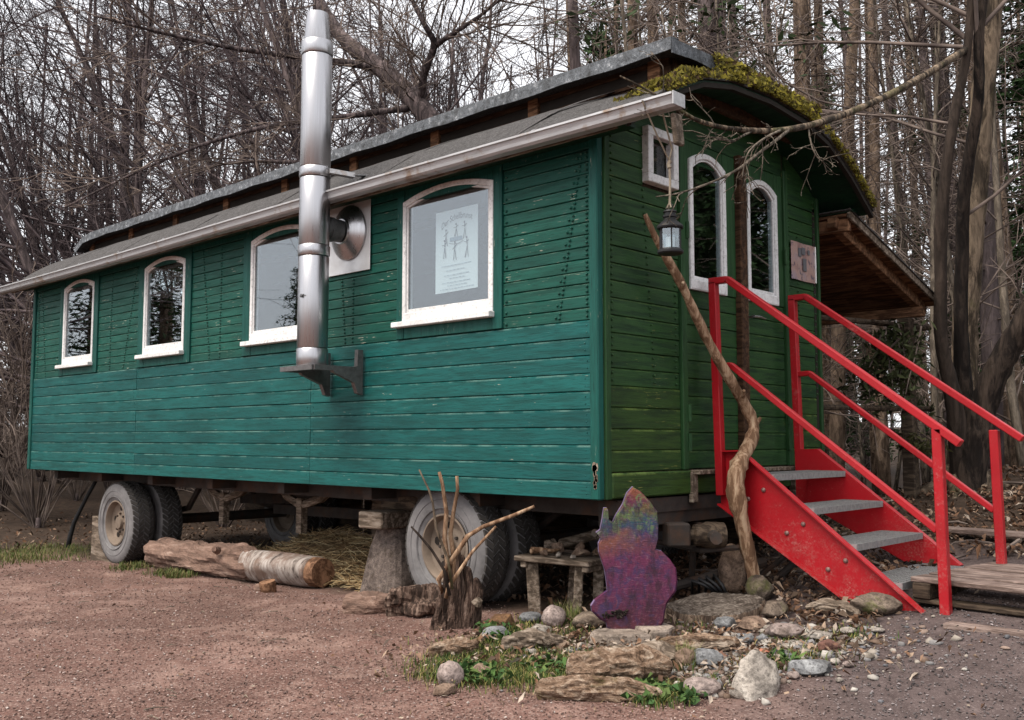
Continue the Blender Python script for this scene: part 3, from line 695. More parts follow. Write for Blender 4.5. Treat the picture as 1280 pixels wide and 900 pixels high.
for x in np.linspace(CX0 - .03, CX1 + .05, 30):
    drop = .11 * float(1 - ss(0, .28, x - CX0 + .03))
    secs.append([(x, y, cz(y) - drop + .002 * math.sin(7 * x + 3 * y)) for y in ysc] + [(x, y, cz(y) - .03 - drop) for y in ysc[::-1]])
mb = MB(); mb.loft(secs, cap=True); croof = mb.build('clerestory_roof', MT['felt'], wagon, autosmooth=True)
for y, s_ in ((.366, 1), (2.134, -1)):
    secs = []
    for x in np.linspace(CX0 - .03, CX1 + .055, 40):
        drop = .11 * float(1 - ss(0, .28, x - CX0 + .03)); e = .006 * math.sin(x * 9) + .003 * math.sin(x * 31)
        secs.append([(x, y - .008 * s_, 3.285 - drop), (x, y + .07 * s_, 3.296 - drop), (x, y + .07 * s_, 3.291 - drop), (x, y - .001 * s_, 3.278 - drop), (x, y - .001 * s_, 3.205 - drop + e), (x, y - .010 * s_, 3.205 - drop + e)])
    mb = MB(); mb.loft(secs, cap=True); mb.build('edge_flashing', MT['flash'], croof)
secs = []
for y in np.linspace(.366, .92, 12):
    e = .005 * math.sin(y * 13); z = cz(min(max(y, .37), 2.13)) + .012
    secs.append([(CX1 - .05, y, z + .008), (CX1 + .06, y, z + .003), (CX1 + .06, y, z - .075 + e), (CX1 + .052, y, z - .075 + e), (CX1 + .052, y, z - .002), (CX1 - .05, y, z + .003)])
mb = MB(); mb.loft(secs, cap=True); mb.build('edge_flashing', MT['flash'], croof)

# moss cushion along the porch edge of the roof
mr = np.random.default_rng(12); n_ = 15000
yy = np.where(mr.random(n_) < .72, mr.uniform(.12, 1.75, n_), mr.uniform(1.7, 2.66, n_))
dens = np.where(yy < 1.75, 1., .45) * ss(.08, .3, yy)
xx = .36 - np.abs(mr.normal(0, .11, n_)) * (1.1 - .4 * (yy > 1.7)); keep = (xx > -.05)
gap = (np.sin(yy * 5.1 + 1.) + np.sin(yy * 13.7 + xx * 9) * .7 + np.sin(yy * 31 + xx * 40) * .4 > -.75) | (mr.random(n_) < .15); keep &= gap; yy, xx = yy[keep], xx[keep]; m_ = len(yy)
lump = (.5 + .5 * np.sin(yy * 7 + 5.2)) * .6 + .4 * (.5 + .5 * np.sin(yy * 23 + xx * 19))
th = np.where(yy < 1.75, .075, .02) * np.clip(.25 + 1.1 * np.abs(np.sin(yy * 4.3 + .6)), 0, 1) * (.35 + .65 * lump) * np.clip((.42 - np.abs(xx - .27)) / .42, .2, 1)
zz = np.interp(yy, RY, RZ) - .012 + th * mr.random(m_) ** .5
drop = (xx > .33); xx = np.where(drop, .352 + .02 * mr.random(m_), xx); zz = np.where(drop, np.interp(yy, RY, RZ) - .05 * mr.random(m_) + .02, zz)
ex = 4500; ey = mr.uniform(.78, 2.05, ex); exx = mr.uniform(-.05, .25, ex); ez = 3.275 + .045 * mr.random(ex) * np.clip((ey - .74) * 4, .1, 1) * np.clip((2.1 - ey) * 2, 0, 1); front = mr.random(ex) < .5; exx = np.where(front, .225 + .05 * mr.random(ex), exx); ez = np.where(front, 3.14 + .16 * mr.random(ex), ez)
xx = np.concatenate([xx, exx]); yy = np.concatenate([yy, ey]); zz = np.concatenate([zz, ez]); m_ = len(xx)
s_ = mr.uniform(.010, .024, m_); a = mr.uniform(0, 6.28, m_); tl = mr.normal(0, .6, (m_, 3)); 
c0 = np.stack([xx, yy, zz], -1); d_ = np.stack([np.cos(a), np.sin(a), np.zeros(m_)], -1) * s_[:, None]; up = np.stack([tl[:, 0] * .5, tl[:, 1] * .5, np.ones(m_)], -1) * s_[:, None] * 1.2
v = np.stack([c0 - d_, c0 + d_, c0 + up], 1).reshape(-1, 3)
tone = mr.random(m_)[:, None]; cc = (1 - tone) * np.array([.05, .045, .012]) + tone * np.array([.26, .22, .026]); cc = np.where((mr.random(m_) < .15)[:, None], np.array([.07, .045, .02]), cc)
cc = np.repeat(np.concatenate([cc, np.ones((m_, 1))], 1), 3, 0)
tag(build_np('moss', v, [np.arange(3 * m_).reshape(-1, 3)], MT['moss'], roof, cols=cc), kind='stuff')

# floor, rear and far walls, interior
mb = MB(); mb.box((-WL / 2, WW / 2, .78), (WL - .08, WW - .1, .05)).box((-WL / 2, WW - .04, 1.75), (WL, .05, 1.95)).box((-WL + .02, WW / 2, 1.75), (.05, WW - .06, 1.95))
mb.build('body_shell', MT['dark'], wagon)
mb = MB()
for y in (.42, 2.08): mb.box((-WL / 2, y, .69), (WL - .2, .10, .115))
for x in np.arange(-7.4, 0, 1.05): mb.box((x, WW / 2, .70), (.09, WW - .3, .08))
mb.box((-.10, WW / 2, .66), (.16, 2.1, .14)); chassis = mb.build('chassis', MT['chassis'], wagon)
for x0, x1, z0, z1 in ((-5.6, -4.0, .47, .55), (-5.0, -2.4, .40, .45)): MB().bar((x0, 1.3, z0), (x1, 1.15, z1), .10, .09).build('chassis_beam', MT['chassis'], wagon)
for cx in (-4.75, -3.55): # curved spring hangers
    secs = []
    MB().tube([(cx - .42, .62, .72), (cx - .25, .60, .60), (cx, .58, .53), (cx + .25, .60, .60), (cx + .42, .62, .72)], .035, 6).build('leaf_spring', MT['oldwood'], wagon)
    MB().box((cx, .58, .45), (.07, .06, .28)).build('spring_hanger', MT['oldwood'], wagon)
for cx, cz_ in ((-1.335, .385), (-5.90, .285)):
    MB().tube([(cx, .2, cz_), (cx, 2.3, cz_)], .05, 10).build('axle', MT['chassis'], wagon)
    for y in (.72, 1.78):
        MB().tube([(cx - .5, y, .66), (cx - .25, y, cz_ + .12), (cx, y, cz_ + .08), (cx + .25, y, cz_ + .12), (cx + .5, y, .66)], .03, 6).build('leaf_spring', MT['chassis'], wagon)
MB().box((-2.35, .95, .49), (.85, .55, .36), bev=.01).build('underfloor_box', MT['darkwood'], wagon)
for k, (x0, x1) in enumerate(((-7.5, -5.2), (-5.15, -2.9), (-2.85, -.25))): MB().box(((x0 + x1) / 2, 2.47, .33 + .02 * k), (x1 - x0, .03, .50 + .06 * (k % 2)), bev=.004).build('added_shade_board', MT['darkwood'], wagon)  # invented far-side boards, added to keep light out from under the wagon
# wheels
TP = [(.205, -.085), (.225, -.10), (.27, -.112), (.32, -.113), (.355, -.104), (.372, -.09), (.378, -.05), (.38, 0), (.378, .05), (.372, .09), (.355, .104), (.32, .113), (.27, .112), (.225, .10), (.205, .085)]
def wheel(cx, cy, cz_, outer=True, rot=0.):
    Mx = Matrix.Translation((cx, cy, cz_)) @ Matrix.Rotation(math.pi / 2, 4, 'X') @ Matrix.Rotation(rot, 4, 'Z')   # spin axis -> -Y
    d = MB(); d.lathe([(.205, .085), (.212, .10), (.200, .103), (.190, .085), (.182, .05), (.150, .035), (.120, .03), (.105, .045), (.06, .05), (.055, .075), (.0, .08)], 40, Mx)
    d.lathe([(.205, -.085), (.19, -.06), (.0, -.05)], 40, Mx)
    w_ = d.build('wheel', MT['rim'], wagon, autosmooth=True)
    MB().lathe(TP, 56, Mx).build('tyre', MT['tyre'], w_, autosmooth=True)
    tb = MB(); k = 44
    for i in range(k):
        for row, (z0, z1) in enumerate(((-.098, -.055), (-.048, -.004), (.004, .048), (.055, .098))):
            a0 = (i + (.5 if row % 2 else 0) + .0) * 2 * math.pi / k; a1 = a0 + 2 * math.pi / k * .72; sk = .05 * (1 if row % 2 else -1)
            P = []
            for rr_ in (.370, .388):
                for zz_, da in ((z0, -sk), (z1, sk)):
                    rx = rr_ - (.012 if abs(zz_) > .09 else 0)
                    for aa in (a0 + da, a1 + da): P.append(Mx @ Vector((rx * math.cos(aa), rx * math.sin(aa), zz_)))
            tb.raw([tuple(q) for q in P], [np.array([(0, 1, 3, 2), (4, 6, 7, 5), (0, 4, 5, 1), (2, 3, 7, 6), (0, 2, 6, 4), (1, 5, 7, 3)])])
    tb.build('tread', MT['tread'], w_)
    for r_ in (.245, .30):   # raised sidewall ribs
        MB().lathe([(r_ - .004, .108), (r_, .1165), (r_ + .004, .112)], 48, Mx).build('sidewall_rib', MT['tyre'], w_)
    if outer:
        for i in range(5):
            hb_ = MB()
            a = i * 2 * math.pi / 5 + .4; q = Mx @ Vector((.135 * math.cos(a), .135 * math.sin(a), .036))
            M2 = Matrix.Translation(q) @ Matrix.Rotation(math.pi / 2, 4, 'X'); hb_.lathe([(.026, .0), (.026, .003), (.0, .003)], 14, M2)
            hb_.build('rim_hole', MT['dark'], w_)
        for i in range(8):
            a = i * 2 * math.pi / 8; q = Mx @ Vector((.085 * math.cos(a), .085 * math.sin(a), .05))
            M2 = Matrix.Translation(q) @ Matrix.Rotation(math.pi / 2, 4, 'X'); MB().lathe([(.011, -.02), (.011, .012), (.0, .014)], 6, M2).build('wheel_nut', MT['chassis'], w_)
for cx, cz_ in ((-1.335, .395), (-5.90, .282)):
    wheel(cx, .215, cz_); wheel(cx, .50, cz_, False, .3); wheel(cx, 2.05, cz_, False, .6); wheel(cx, 2.29, cz_, False, .1)
# coupling gear under the end
mb = MB(); mb.tube([(.02, .95, .53), (.30, .62, .53)], .035, 10).tube([(-.3, 1.2, .56), (.15, .78, .56)], .022, 8)
mb.build('coupling_rod', MT['chassis'], wagon)
Mx = Matrix.Translation((.16, .74, .53)) @ Matrix.Rotation(rad(-40), 4, 'Z') @ Matrix.Rotation(math.pi / 2, 4, 'X')
cp = MB().lathe([(0, -.11), (.07, -.10), (.075, 0), (.06, .03), (.06, .07), (.035, .08), (.03, .10), (0, .11)], 20, Mx).build('coupling', MT['darkwood'], wagon, autosmooth=True)
MB().box((.04, .62, .535), (.13, .13, .13), (0, 0, rad(-40)), bev=.01).build('coupling_block', MT['chassis'], wagon)
mb = MB(); mb.tube([(-.5, .9, .47), (.12, .75, .44), (.30, .95, .46)], .016, 8).tube([(.0, .85, .44), (-.12, 1.0, .16)], .02, 8).tube([(-.25, .7, .16), (.3, 1.15, .36)], .028, 8).tube([(.15, 1.1, .18), (.48, 1.35, .50)], .016, 8).tube([(.22, 1.2, .15), (.55, 1.40, .52)], .02, 8)
mb.build('tow_bars', MT['chassis'], wagon)
for x, z, L_ in ((.10, .62, 2.2), (.03, .56, 1.2)): MB().tube([(x - .2, .15, z), (x - .2, .15 + L_, z - .02)], .022, 8).build('brake_pipe', MT['chassis'], wagon)
VR = np.array([.724, .690, 0]); VF = np.array([-.690, .724, 0])     # sideways and onwards as seen when standing at the drive
YAW = math.atan2(.690, .724)
def H(x, y): return float(hgt(x, y))
# ------------------------------------------------------------------ stove pipe
PX, PY = -2.175, -.30
pipe = thing('stove_pipe', 'shiny stainless steel stove pipe rising past the eave on the long wall', 'chimney', (PX, PY, 1.5))
T0 = Matrix.Translation((PX, PY, 0))
def cyl(z0, z1, r, name='pipe_section', mat='steel', seam=.003, n=40):
    return MB().lathe([(r * .2, z0), (r - .004, z0), (r, z0 + .006), (r, z1 - .006), (r - .004, z1), (r * .2, z1)], n, T0).build(name, MT[mat], pipe, autosmooth=True)
cyl(1.545, 1.66, .104); cyl(1.664, 2.27, .101); cyl(2.274, 2.345, .1055, 'clamp_band'); cyl(2.349, 2.80, .101); cyl(2.804, 2.87, .1055, 'clamp_band'); cyl(2.874, 3.64, .101)
cyl(3.642, 3.735, .1065, 'clamp_band')
MB().lathe([(.03, 3.737), (.088, 3.737), (.09, 3.742), (.072, 3.935), (.068, 3.937), (.062, 3.93), (.062, 3.8)], 40, T0).build('tapered_cap', MT['steel'], pipe, autosmooth=True)
mb = MB(); mb.tube([(PX + .0, PY + .05, 2.475), (PX + .005, -.17, 2.475), (PX + .008, -.105, 2.475)], .077, 32); mb.tube([(PX + .004, -.20, 2.475), (PX + .005, -.165, 2.475)], .084, 32); mb.build('elbow', MT['darksteel'], pipe, autosmooth=True)
M2 = Matrix.Translation((PX + .008, 0, 2.475)) @ Matrix.Rotation(math.pi / 2, 4, 'X')
MB().lathe([(.06, .10), (.085, .098), (.09, .085), (.185, .034), (.19, .028), (.19, .022), (.0, .022)], 48, M2).build('wall_flange', MT['steel'], pipe, autosmooth=True)
MB().box((-2.182, -.014, 2.468), (.482, .008, .54), bev=.002).build('wall_plate', MT['plate'], pipe)
mb = MB(); mb.lathe([(.012, 0), (.012, .006), (0, .008)], 10, Matrix.Translation((PX + .02, PY - .104, 2.0)) @ Matrix.Rotation(math.pi / 2, 4, 'X')); mb.box((PX + .035, PY - .108, 2.005), (.03, .006, .006)); mb.build('hatch_latch', MT['darksteel'], pipe)
mb = MB(); mb.bar((PX + .10, PY + .04, 2.84), (PX + .16, -.10, 2.83), .05, .03).bar((PX + .16, -.12, 2.83), (PX + .15, .05, 2.86), .05, .006); mb.build('roof_clamp', MT['gutter'], pipe)
br = MB(); br.bar((PX - .20, -.40, 1.528), (PX + .16, -.40, 1.528), .03, .032).bar((PX - .20, -.40, 1.528), (PX - .20, -.03, 1.528), .03, .032).bar((PX + .16, -.40, 1.528), (PX + .16, -.03, 1.528), .03, .032)
br.box((PX - .02, -.24, 1.540), (.30, .30, .006)); brk = br.build('console', MT['bracket'], pipe)
for x in (PX - .20, PX + .16):
    MB().prism([(-.02, 1.66), (-.06, 1.66), (-.065, 1.55), (-.26, 1.512), (-.25, 1.50), (-.09, 1.44), (-.06, 1.37), (-.02, 1.36)], x - .018, x + .018, lambda y, z, t: (t, y, z)).build('bracket_leg', MT['bracket'], brk)

# ------------------------------------------------------------------ posters
poster = thing('window_poster', 'white poster with curved hand-drawn title taped inside the nearest side window', 'poster', (-1.14, .0, 2.0))
PYD = .0
secs = [[(x, .019 + .002 * math.sin(x * 9), 1.972 + .012 * (x + 1.14)), (x, .021 + .002 * math.sin(x * 9), 1.972 + .012 * (x + 1.14)), (x, .021 + .002 * math.sin(x * 9), 2.482), (x, .019 + .002 * math.sin(x * 9), 2.482)] for x in np.linspace(-1.325, -.945, 8)]
mb = MB(); mb.loft(secs, cap=True); mb.build('sheet', MT['paper'], poster)
def glyphs(txt, size):
    cu = bpy.data.curves.new('t', 'FONT'); cu.body = txt; cu.size = size; cu.resolution_u = 3; cu.align_x = 'CENTER'; cu.shear = .08
    ob = bpy.data.objects.new('t', cu); COL.objects.link(ob); bpy.context.view_layer.update()
    me = bpy.data.meshes.new_from_object(ob.evaluated_get(bpy.context.evaluated_depsgraph_get())); bpy.data.objects.remove(ob)
    v = np.array([q.co for q in me.vertices]); f = [list(q.vertices) for q in me.polygons]; return v, f
v, f = glyphs('Der Schellbrunst', .058)
vx = v[:, 0] * .70
pv = np.stack([-1.130 + vx, np.full(len(v), .0155), 2.418 - 1.9 * (vx - .03) ** 2 + v[:, 1] * .95], 1)
mb = MB(); 
mb.raw(pv, [np.array([q]) for q in f]); mb.build('title_lettering', MT['ink'], poster)
mb = MB(); dr = random.Random(2)
def stroke(pts, w=.0028):
    for a, b in zip(pts[:-1], pts[1:]): mb.bar((a[0], .0158, a[1]), (b[0], .0158, b[1]), .001, w, up=(b[1] - a[1], 0, -(b[0] - a[0])))
for cx, cz_, s_, ln in ((-1.24, 2.235, 1, .2), (-1.145, 2.215, 1, -.3), (-1.04, 2.225, 1.1, .5), (-1.225, 2.305, .9, -.2), (-1.06, 2.335, .9, .3), (-1.135, 2.345, .7, .1)):   # dancing figures
    h_ = .052 * s_
    for q in range(2):
        j = lambda: dr.uniform(-.004, .004)
        stroke([(cx + j(), cz_ + h_), (cx + ln * .01, cz_ + .3 * h_), (cx - .012 + j(), cz_ - h_)]); stroke([(cx + ln * .01 + j(), cz_ + .3 * h_), (cx + .014, cz_ - h_)]); stroke([(cx - .022, cz_ + .5 * h_ + ln * .03), (cx + j(), cz_ + .6 * h_), (cx + .02, cz_ + .9 * h_)])
    mb.box((cx, .0158, cz_ + 1.15 * h_), (.010, .001, .012))
stroke([(-1.2 + .13 * t + .0, 2.275 - .012 * math.sin(t * 3.14)) for t in np.linspace(0, 1, 8)])
mb.build('ink_drawing', MT['ink'], poster)
MB().box((-1.135, .0160, 2.295), (.11, .001, .024)).build('ink_wash', MT['ink2'], poster)
mb = MB()
for k, (z, w_) in enumerate(((2.135, .26), (2.105, .17), (2.075, .21), (2.055, .12), (2.03, .25), (2.01, .15), (1.99, .28))):
    x = -1.135 - w_ / 2
    while x < -1.135 + w_ / 2: l_ = dr.uniform(.008, .03); mb.box((x + l_ / 2, .0160, z + .012 * (x + 1.13)), (l_, .001, .0035)); x += l_ + .008
mb.build('small_print', MT['ink2'], poster)

# ------------------------------------------------------------------ lantern
LX, LY = .50, -.075
lan = thing('lantern', 'small black metal lantern with glass panes hanging from a cord by the corner', 'lantern', (LX, LY, 1.97))
TL = Matrix.Translation((LX, LY, 0))
MB().lathe([(0, 1.972), (.058, 1.972), (.064, 1.978), (.064, 1.988), (.052, 1.998), (.0, 1.998)], 28, TL).build('base', MT['black'], lan, autosmooth=True)
MB().lathe([(.05, 2.098), (.064, 2.098), (.066, 2.105), (.06, 2.116), (.036, 2.136), (.03, 2.142), (.03, 2.150), (.036, 2.154), (.036, 2.162), (.028, 2.166), (.028, 2.176), (.034, 2.18), (.030, 2.188), (.012, 2.193), (0, 2.193)], 28, TL).build('cap', MT['black'], lan, autosmooth=True)
for k in range(6):
    a = k * math.pi / 3 + .2; c_, s_ = math.cos(a), math.sin(a); x, y = LX + .052 * c_, LY + .052 * s_
    MB().box((x, y, 2.048), (.007, .007, .102), (0, 0, a)).build('bar', MT['black'], lan)
    a2 = a + math.pi / 6; x, y = LX + .044 * math.cos(a2), LY + .044 * math.sin(a2)
    MB().box((x, y, 2.048), (.0015, .046, .098), (0, 0, a2)).build('pane', MT['glass'], lan)
MB().lathe([(0, 1.999), (.022, 1.999), (.022, 2.055), (0, 2.057)], 16, TL).build('candle', MT['paper'], lan, autosmooth=True)
MB().tube([(LX + .018 * math.cos(a), LY, 2.205 + .018 * math.sin(a)) for a in np.linspace(0, 6.28, 16)], .0025, 6).build('ring', MT['black'], lan)
cord = MB(); cord.tube([(LX - .005, LY - .12, 2.712), (LX - .004, LY - .215, 2.69), (LX - .003, LY - .10, 2.55), (LX, LY, 2.44)], .0045, 6).tube([(LX + .02, LY - .10, 2.70), (LX + .01, LY + .01, 2.5), (LX, LY, 2.44)], .0045, 6).tube([(LX, LY, 2.45), (LX + .004, LY, 2.33), (LX, LY, 2.215)], .006, 6).tube([(LX + .003, LY + .004, 2.44), (LX - .004, LY, 2.42), (LX + .004, LY - .003, 2.40)], .010, 6)
for k in range(7): cord.tube([(LX, LY, 2.235), (LX + dr.uniform(-.018, .018), LY + dr.uniform(-.018, .018), 2.20)], .002, 4)
tag(cord.build('hanging_cord', MT['cord']), 'knotted hemp cord looped over the gutter end carrying the lantern', 'cord')

# ------------------------------------------------------------------ red stairs
st = thing('metal_staircase', 'bright red steel staircase with handrails and grating treads leading to the doors', 'stairs', (.65, 1.45, .2))
SO = [(.10, .995), (.25, 1.0), (1.275, .195), (.905, .195), (.10, .69)]
for y, s_ in ((1.0, -1), (1.915, 1)):
    dz = 0 if s_ < 0 else .0
    mb = MB(); so = SO if s_ < 0 else [(.10, .995), (.25, 1.0), (1.12, .335), (.80, .335), (.10, .69)]
    mb.prism(so, y - .004, y + .004, lambda x, z, t: (x, t, z))
    mb.bar((so[1][0], y + s_ * .022, so[1][1] + .001), (so[2][0], y + s_ * .022, so[2][1] + .001), .05, .008, up=(0, 0, 1)); mb.bar((so[4][0], y + s_ * .022, so[4][1]), (so[3][0], y + s_ * .022, so[3][1]), .05, .008)
    mb.bar((.10, y + s_ * .022, .996), (.25, y + s_ * .022, 1.001), .05, .008)
    sg = mb.build('stringer', MT['red'], st)
    for k in range(4):
        bx_, bz_ = .38 + k * .238, .80 - k * .178
        if s_ > 0 and k == 3: continue
        for q, (dx_, dz_) in enumerate(((0, 0), (-.10, -.055))):
            M2 = Matrix.Translation((bx_ + dx_, y + s_ * .004, bz_ + dz_ - .02)) @ Matrix.Rotation(-s_ * math.pi / 2, 4, 'X'); MB().lathe([(.0135, 0), (.0135, .005), (.009, .010), (0, .012)], 10, M2).build('bolt', MT['bolt'], sg)
for k in range(4):
    xf, zt_ = .44 + k * .236, .868 - k * .178
    mb = MB(); x0 = xf - .245
    for x in (x0, xf): mb.box((x, 1.457, zt_ - .0175), (.006, .90, .035))
    for y in (1.008, 1.906): mb.box(((x0 + xf) / 2, y, zt_ - .0175), (.245, .005, .035))
    for x in np.linspace(x0, xf, 9)[1:-1]: mb.box((x, 1.457, zt_ - .014), (.0035, .89, .026))
    for y in np.linspace(1.01, 1.904, 27)[1:-1]: mb.box(((x0 + xf) / 2, y, zt_ - .005), (.24, .0035, .008))
    mb.build('tread', MT['grating'], st)
for y, zl, xl, zlow in ((.972, .205, 1.365, 1.044), (1.945, .36, 1.325, 1.072)):
    t_ = .048
    rl = MB(); rl.bar((.065, y, 2.005), (.19, y, 2.005), t_, t_ * .8, bev=.004).bar((.182, y, 2.008), (1.475, y, zlow + (.0 if y < 1.5 else -.005)), t_, t_ * .8, bev=.004); rl.build('handrail', MT['red'], st)
    rl = MB(); rl.bar((.10, y, 1.495), (.205, y, 1.497), t_ * .8, t_ * .7, bev=.004).bar((.198, y, 1.498), (xl - .015, y, .615 if y < 1.5 else .66), t_ * .8, t_ * .7, bev=.004); rl.build('knee_rail', MT['red'], st)
    MB().bar((.088, y, 2.0), (.118, y, .74), t_, t_, up=(1, 0, 0), bev=.004).build('post', MT['red'], st)
    MB().bar((xl, y, 1.12), (xl + .012, y, zl - .03), t_, t_, up=(1, 0, 0), bev=.004).build('post', MT['red'], st)
# wooden deck at the stair foot
dk = thing('wooden_pallet', 'weathered slatted wooden pallet deck at the foot of the red stairs', 'pallet', (1.85, 1.5, .24))
A = rad(-6)
def dq(u, v_, z): return np.array([1.17 + u * math.cos(A) - v_ * math.sin(A), 1.05 + u * math.sin(A) + v_ * math.cos(A), z])
for k in range(5):
    v0 = .0 + k * .195; MB().box(dq(.75, v0 + .088, .352 + .002 * (k % 2)), (1.5, .160, .026), (rad(prng.uniform(-.6, .6)), 0, A + rad(prng.uniform(-.5, .5))), bev=.004).build('slat', MT['deck'], dk)
for u in (.06, .75, 1.44): MB().box(dq(u, .48, .30), (.09, .97, .078), (0, 0, A), bev=.005).build('bearer', MT['darkwood'], dk)
for v0 in (.06, .9): MB().box(dq(.75, v0, .248), (1.5, .11, .022), (0, 0, A), bev=.004).build('bottom_board', MT['darkwood'], dk)
tag(MB().bar((1.45, .78, .195), (2.6, .72, .19), .10, .028, bev=.004).build('loose_plank', MT['deck']), 'grey plank lying on the ground along the pallet front', 'plank')
tag(MB().bar((.75, 2.6, .48), (2.2, 2.55, .47), .16, .03, bev=.004).build('loose_plank', MT['deck']), 'plank lying on the forest floor behind the far handrail post', 'plank')

# ------------------------------------------------------------------ lean-to roof beside the wagon
ln_ = thing('lean_to_roof', 'brown wooden lean-to roof sloping away from the far side of the wagon', 'shed roof', (-1, 3.4, .6))
def lq(x, t, dz=0): return np.array([x, 2.56 + 1.68 * t, 2.66 - .48 * t + dz])
for k in range(7):
    t0, t1 = k / 7, (k + .97) / 7; m_ = (lq(0, t0) + lq(0, t1)) / 2
    MB().bar(lq(-2.6, (t0 + t1) / 2), lq(.20 - .01 * (k % 2), (t0 + t1) / 2), .238, .022, up=(0, .275, .96), bev=.003).build('roof_plank', MT['warmwood'], ln_)
MB().bar(lq(.10, -.02, -.055), lq(.10, .93, -.055), .07, .085, up=(0, .275, .96), bev=.005).build('rafter', MT['warmwood'], ln_)
MB().bar(lq(-1.3, -.02, -.055), lq(-1.3, .93, -.055), .07, .085, up=(0, .275, .96), bev=.005).build('rafter', MT['warmwood'], ln_)
MB().bar(lq(-2.6, .02, -.06), lq(.205, .02, -.06), .05, .09, bev=.004).build('wall_plate', MT['warmwood'], ln_)
MB().bar(lq(.222, -.01, .0), lq(.222, 1.01, .0), .022, .075, up=(0, .275, .96), bev=.003).build('barge_board', MT['oldwood'], ln_)
MB().bar(lq(-2.6, .88, -.13), lq(.16, .88, -.13), .08, .08, bev=.004).build('purlin', MT['warmwood'], ln_)
secs = [[lq(-2.62, t, .013), lq(.245, t, .013), lq(.245, t, .022), lq(-2.62, t, .022)] for t in np.linspace(-.02, 1.03, 12)]
mb = MB(); mb.loft(secs, cap=True); mb.build('roof_covering', MT['felt'], ln_)
gx, gy = .02, 4.02
MB().bar((gx, gy, H(gx, gy) - .1), (gx, gy - .02, 2.06), .10, .10, up=(1, 0, 0), bev=.008).build('post', MT['darkwood'], ln_)
MB().bar((-1.5, gy, H(-1.5, gy) - .1), (-1.5, gy, 2.06), .10, .10, up=(1, 0, 0), bev=.008).build('post', MT['darkwood'], ln_)
for z in (1.30, 1.98): MB().tube([(-.25, 2.55, z), (-.1, 3.3, z + .01), (.08, 4.35, z + .02)], .022, 8).build('rail', MT['darkwood'], ln_)
MB().tube([(-.28, 2.62, .4), (-.26, 2.62, 2.2)], .02, 8).build('rail', MT['darkwood'], ln_)

# ------------------------------------------------------------------ things on the ground by the wagon
def wobbly_log(mb, pts, r, n=14, seed=0, amp=.12, m=22, ridge=0.):
    rg = np.random.default_rng(seed); P = np.asarray(pts, float)
    if ridge: m, n = 64, 40
    t = np.linspace(0, 1, len(P)); tt = np.linspace(0, 1, m); Q = np.stack([np.interp(tt, t, P[:, i]) for i in range(3)], 1); rr_ = np.interp(tt, t, r)
    for _ in range(4 if ridge else 0): Q[1:-1] = .25 * Q[:-2] + .5 * Q[1:-1] + .25 * Q[2:]
    T = np.gradient(Q, axis=0); T /= np.linalg.norm(T, axis=1)[:, None]; ref = np.array([0, 0, 1.]) if abs(T[m // 2, 2]) < .8 else np.array([1., 0, 0])
    A_ = np.cross(T, ref); A_ /= np.linalg.norm(A_, axis=1)[:, None]; B_ = np.cross(T, A_); an = np.arange(n) * 2 * math.pi / n
    w_ = np.zeros((m, n))
    for k in range(14):
        a_, b_, c_ = rg.normal(0, 9), rg.integers(1, 6), rg.uniform(0, 6.28); w_ += rg.normal(0, .35) * np.sin(a_ * tt[:, None] + b_ * an[None] + c_)
    rad_ = rr_[:, None] * (1 + amp * w_ / 1.5)
    if ridge:
        q_ = np.zeros((m, n))
        for k in range(9):
            b_ = rg.integers(4, 15); q_ += rg.uniform(.4, 1) * (np.abs(np.sin(.5 * b_ * an[None] + rg.normal(0, 5) * tt[:, None] + 1.2 * np.sin(rg.uniform(4, 14) * tt[:, None] + rg.uniform(0, 6)) + rg.uniform(0, 6))) - .6)
        rad_ *= 1 + ridge * q_ / 2.0 + rg.normal(0, ridge * .10, (m, n))
        Q = Q + (rg.normal(0, .25, (2, 1)) * 0).sum()
        endf = np.clip(np.minimum(tt, 1 - tt) / .05, 0, 1) ** .5; rad_ *= (.25 + .75 * endf)[:, None]
    v = Q[:, None] + rad_[:, :, None] * (np.cos(an)[None, :, None] * A_[:, None] + np.sin(an)[None, :, None] * B_[:, None])
    mb.loft([list(v[i]) for i in range(m)], cap=True); return mb
lg = thing('fallen_log', 'long birch log lying on the ground beside the rear wheel', 'log', (-4.1, .2, -.05))
wobbly_log(MB(), [(-5.42, .27, .03), (-4.8, .26, .04), (-4.2, .25, .055), (-3.62, .25, .075)], [.135, .15, .125, .118], 18, 1, .16, ridge=.20).build('rough_bark', MT['logbark'], lg)
wobbly_log(MB(), [(-3.78, .25, .070), (-3.5, .25, .077), (-3.2, .255, .085), (-2.90, .26, .092)], [.112, .115, .112, .110], 30, 2, .07, m=40).build('birch_bark', MT['birch'], lg, smooth=True)
wobbly_log(MB(), [(-2.902, .26, .092), (-2.80, .262, .094)], [.107, .104], 18, 3, .02).build('peeled_end', MT['cut'], lg)
tag(wobbly_log(MB(), [(-4.05, .12, .17), (-4.0, .06, .19)], [.035, .02], 8, 8).build('knot', MT['logbark'], lg))
sl = thing('log_slice', 'small round cut-off of wood lying in front of the birch log end', 'log slice', (-3.02, -.06, -.03))
MB().lathe([(0, -.045), (.055, -.04), (.06, .0), (.057, .045), (0, .047)], 20, Matrix.Translation((-3.02, -.06, 0)) @ Matrix.Rotation(rad(12), 4, 'X')).build('disc', MT['cut'], sl)
wobbly_log(MB(), [(-3.16, -.06, -.02), (-3.07, -.05, -.02)], [.035, .04], 10, 5).build('bark_chip', MT['logbark'], sl)
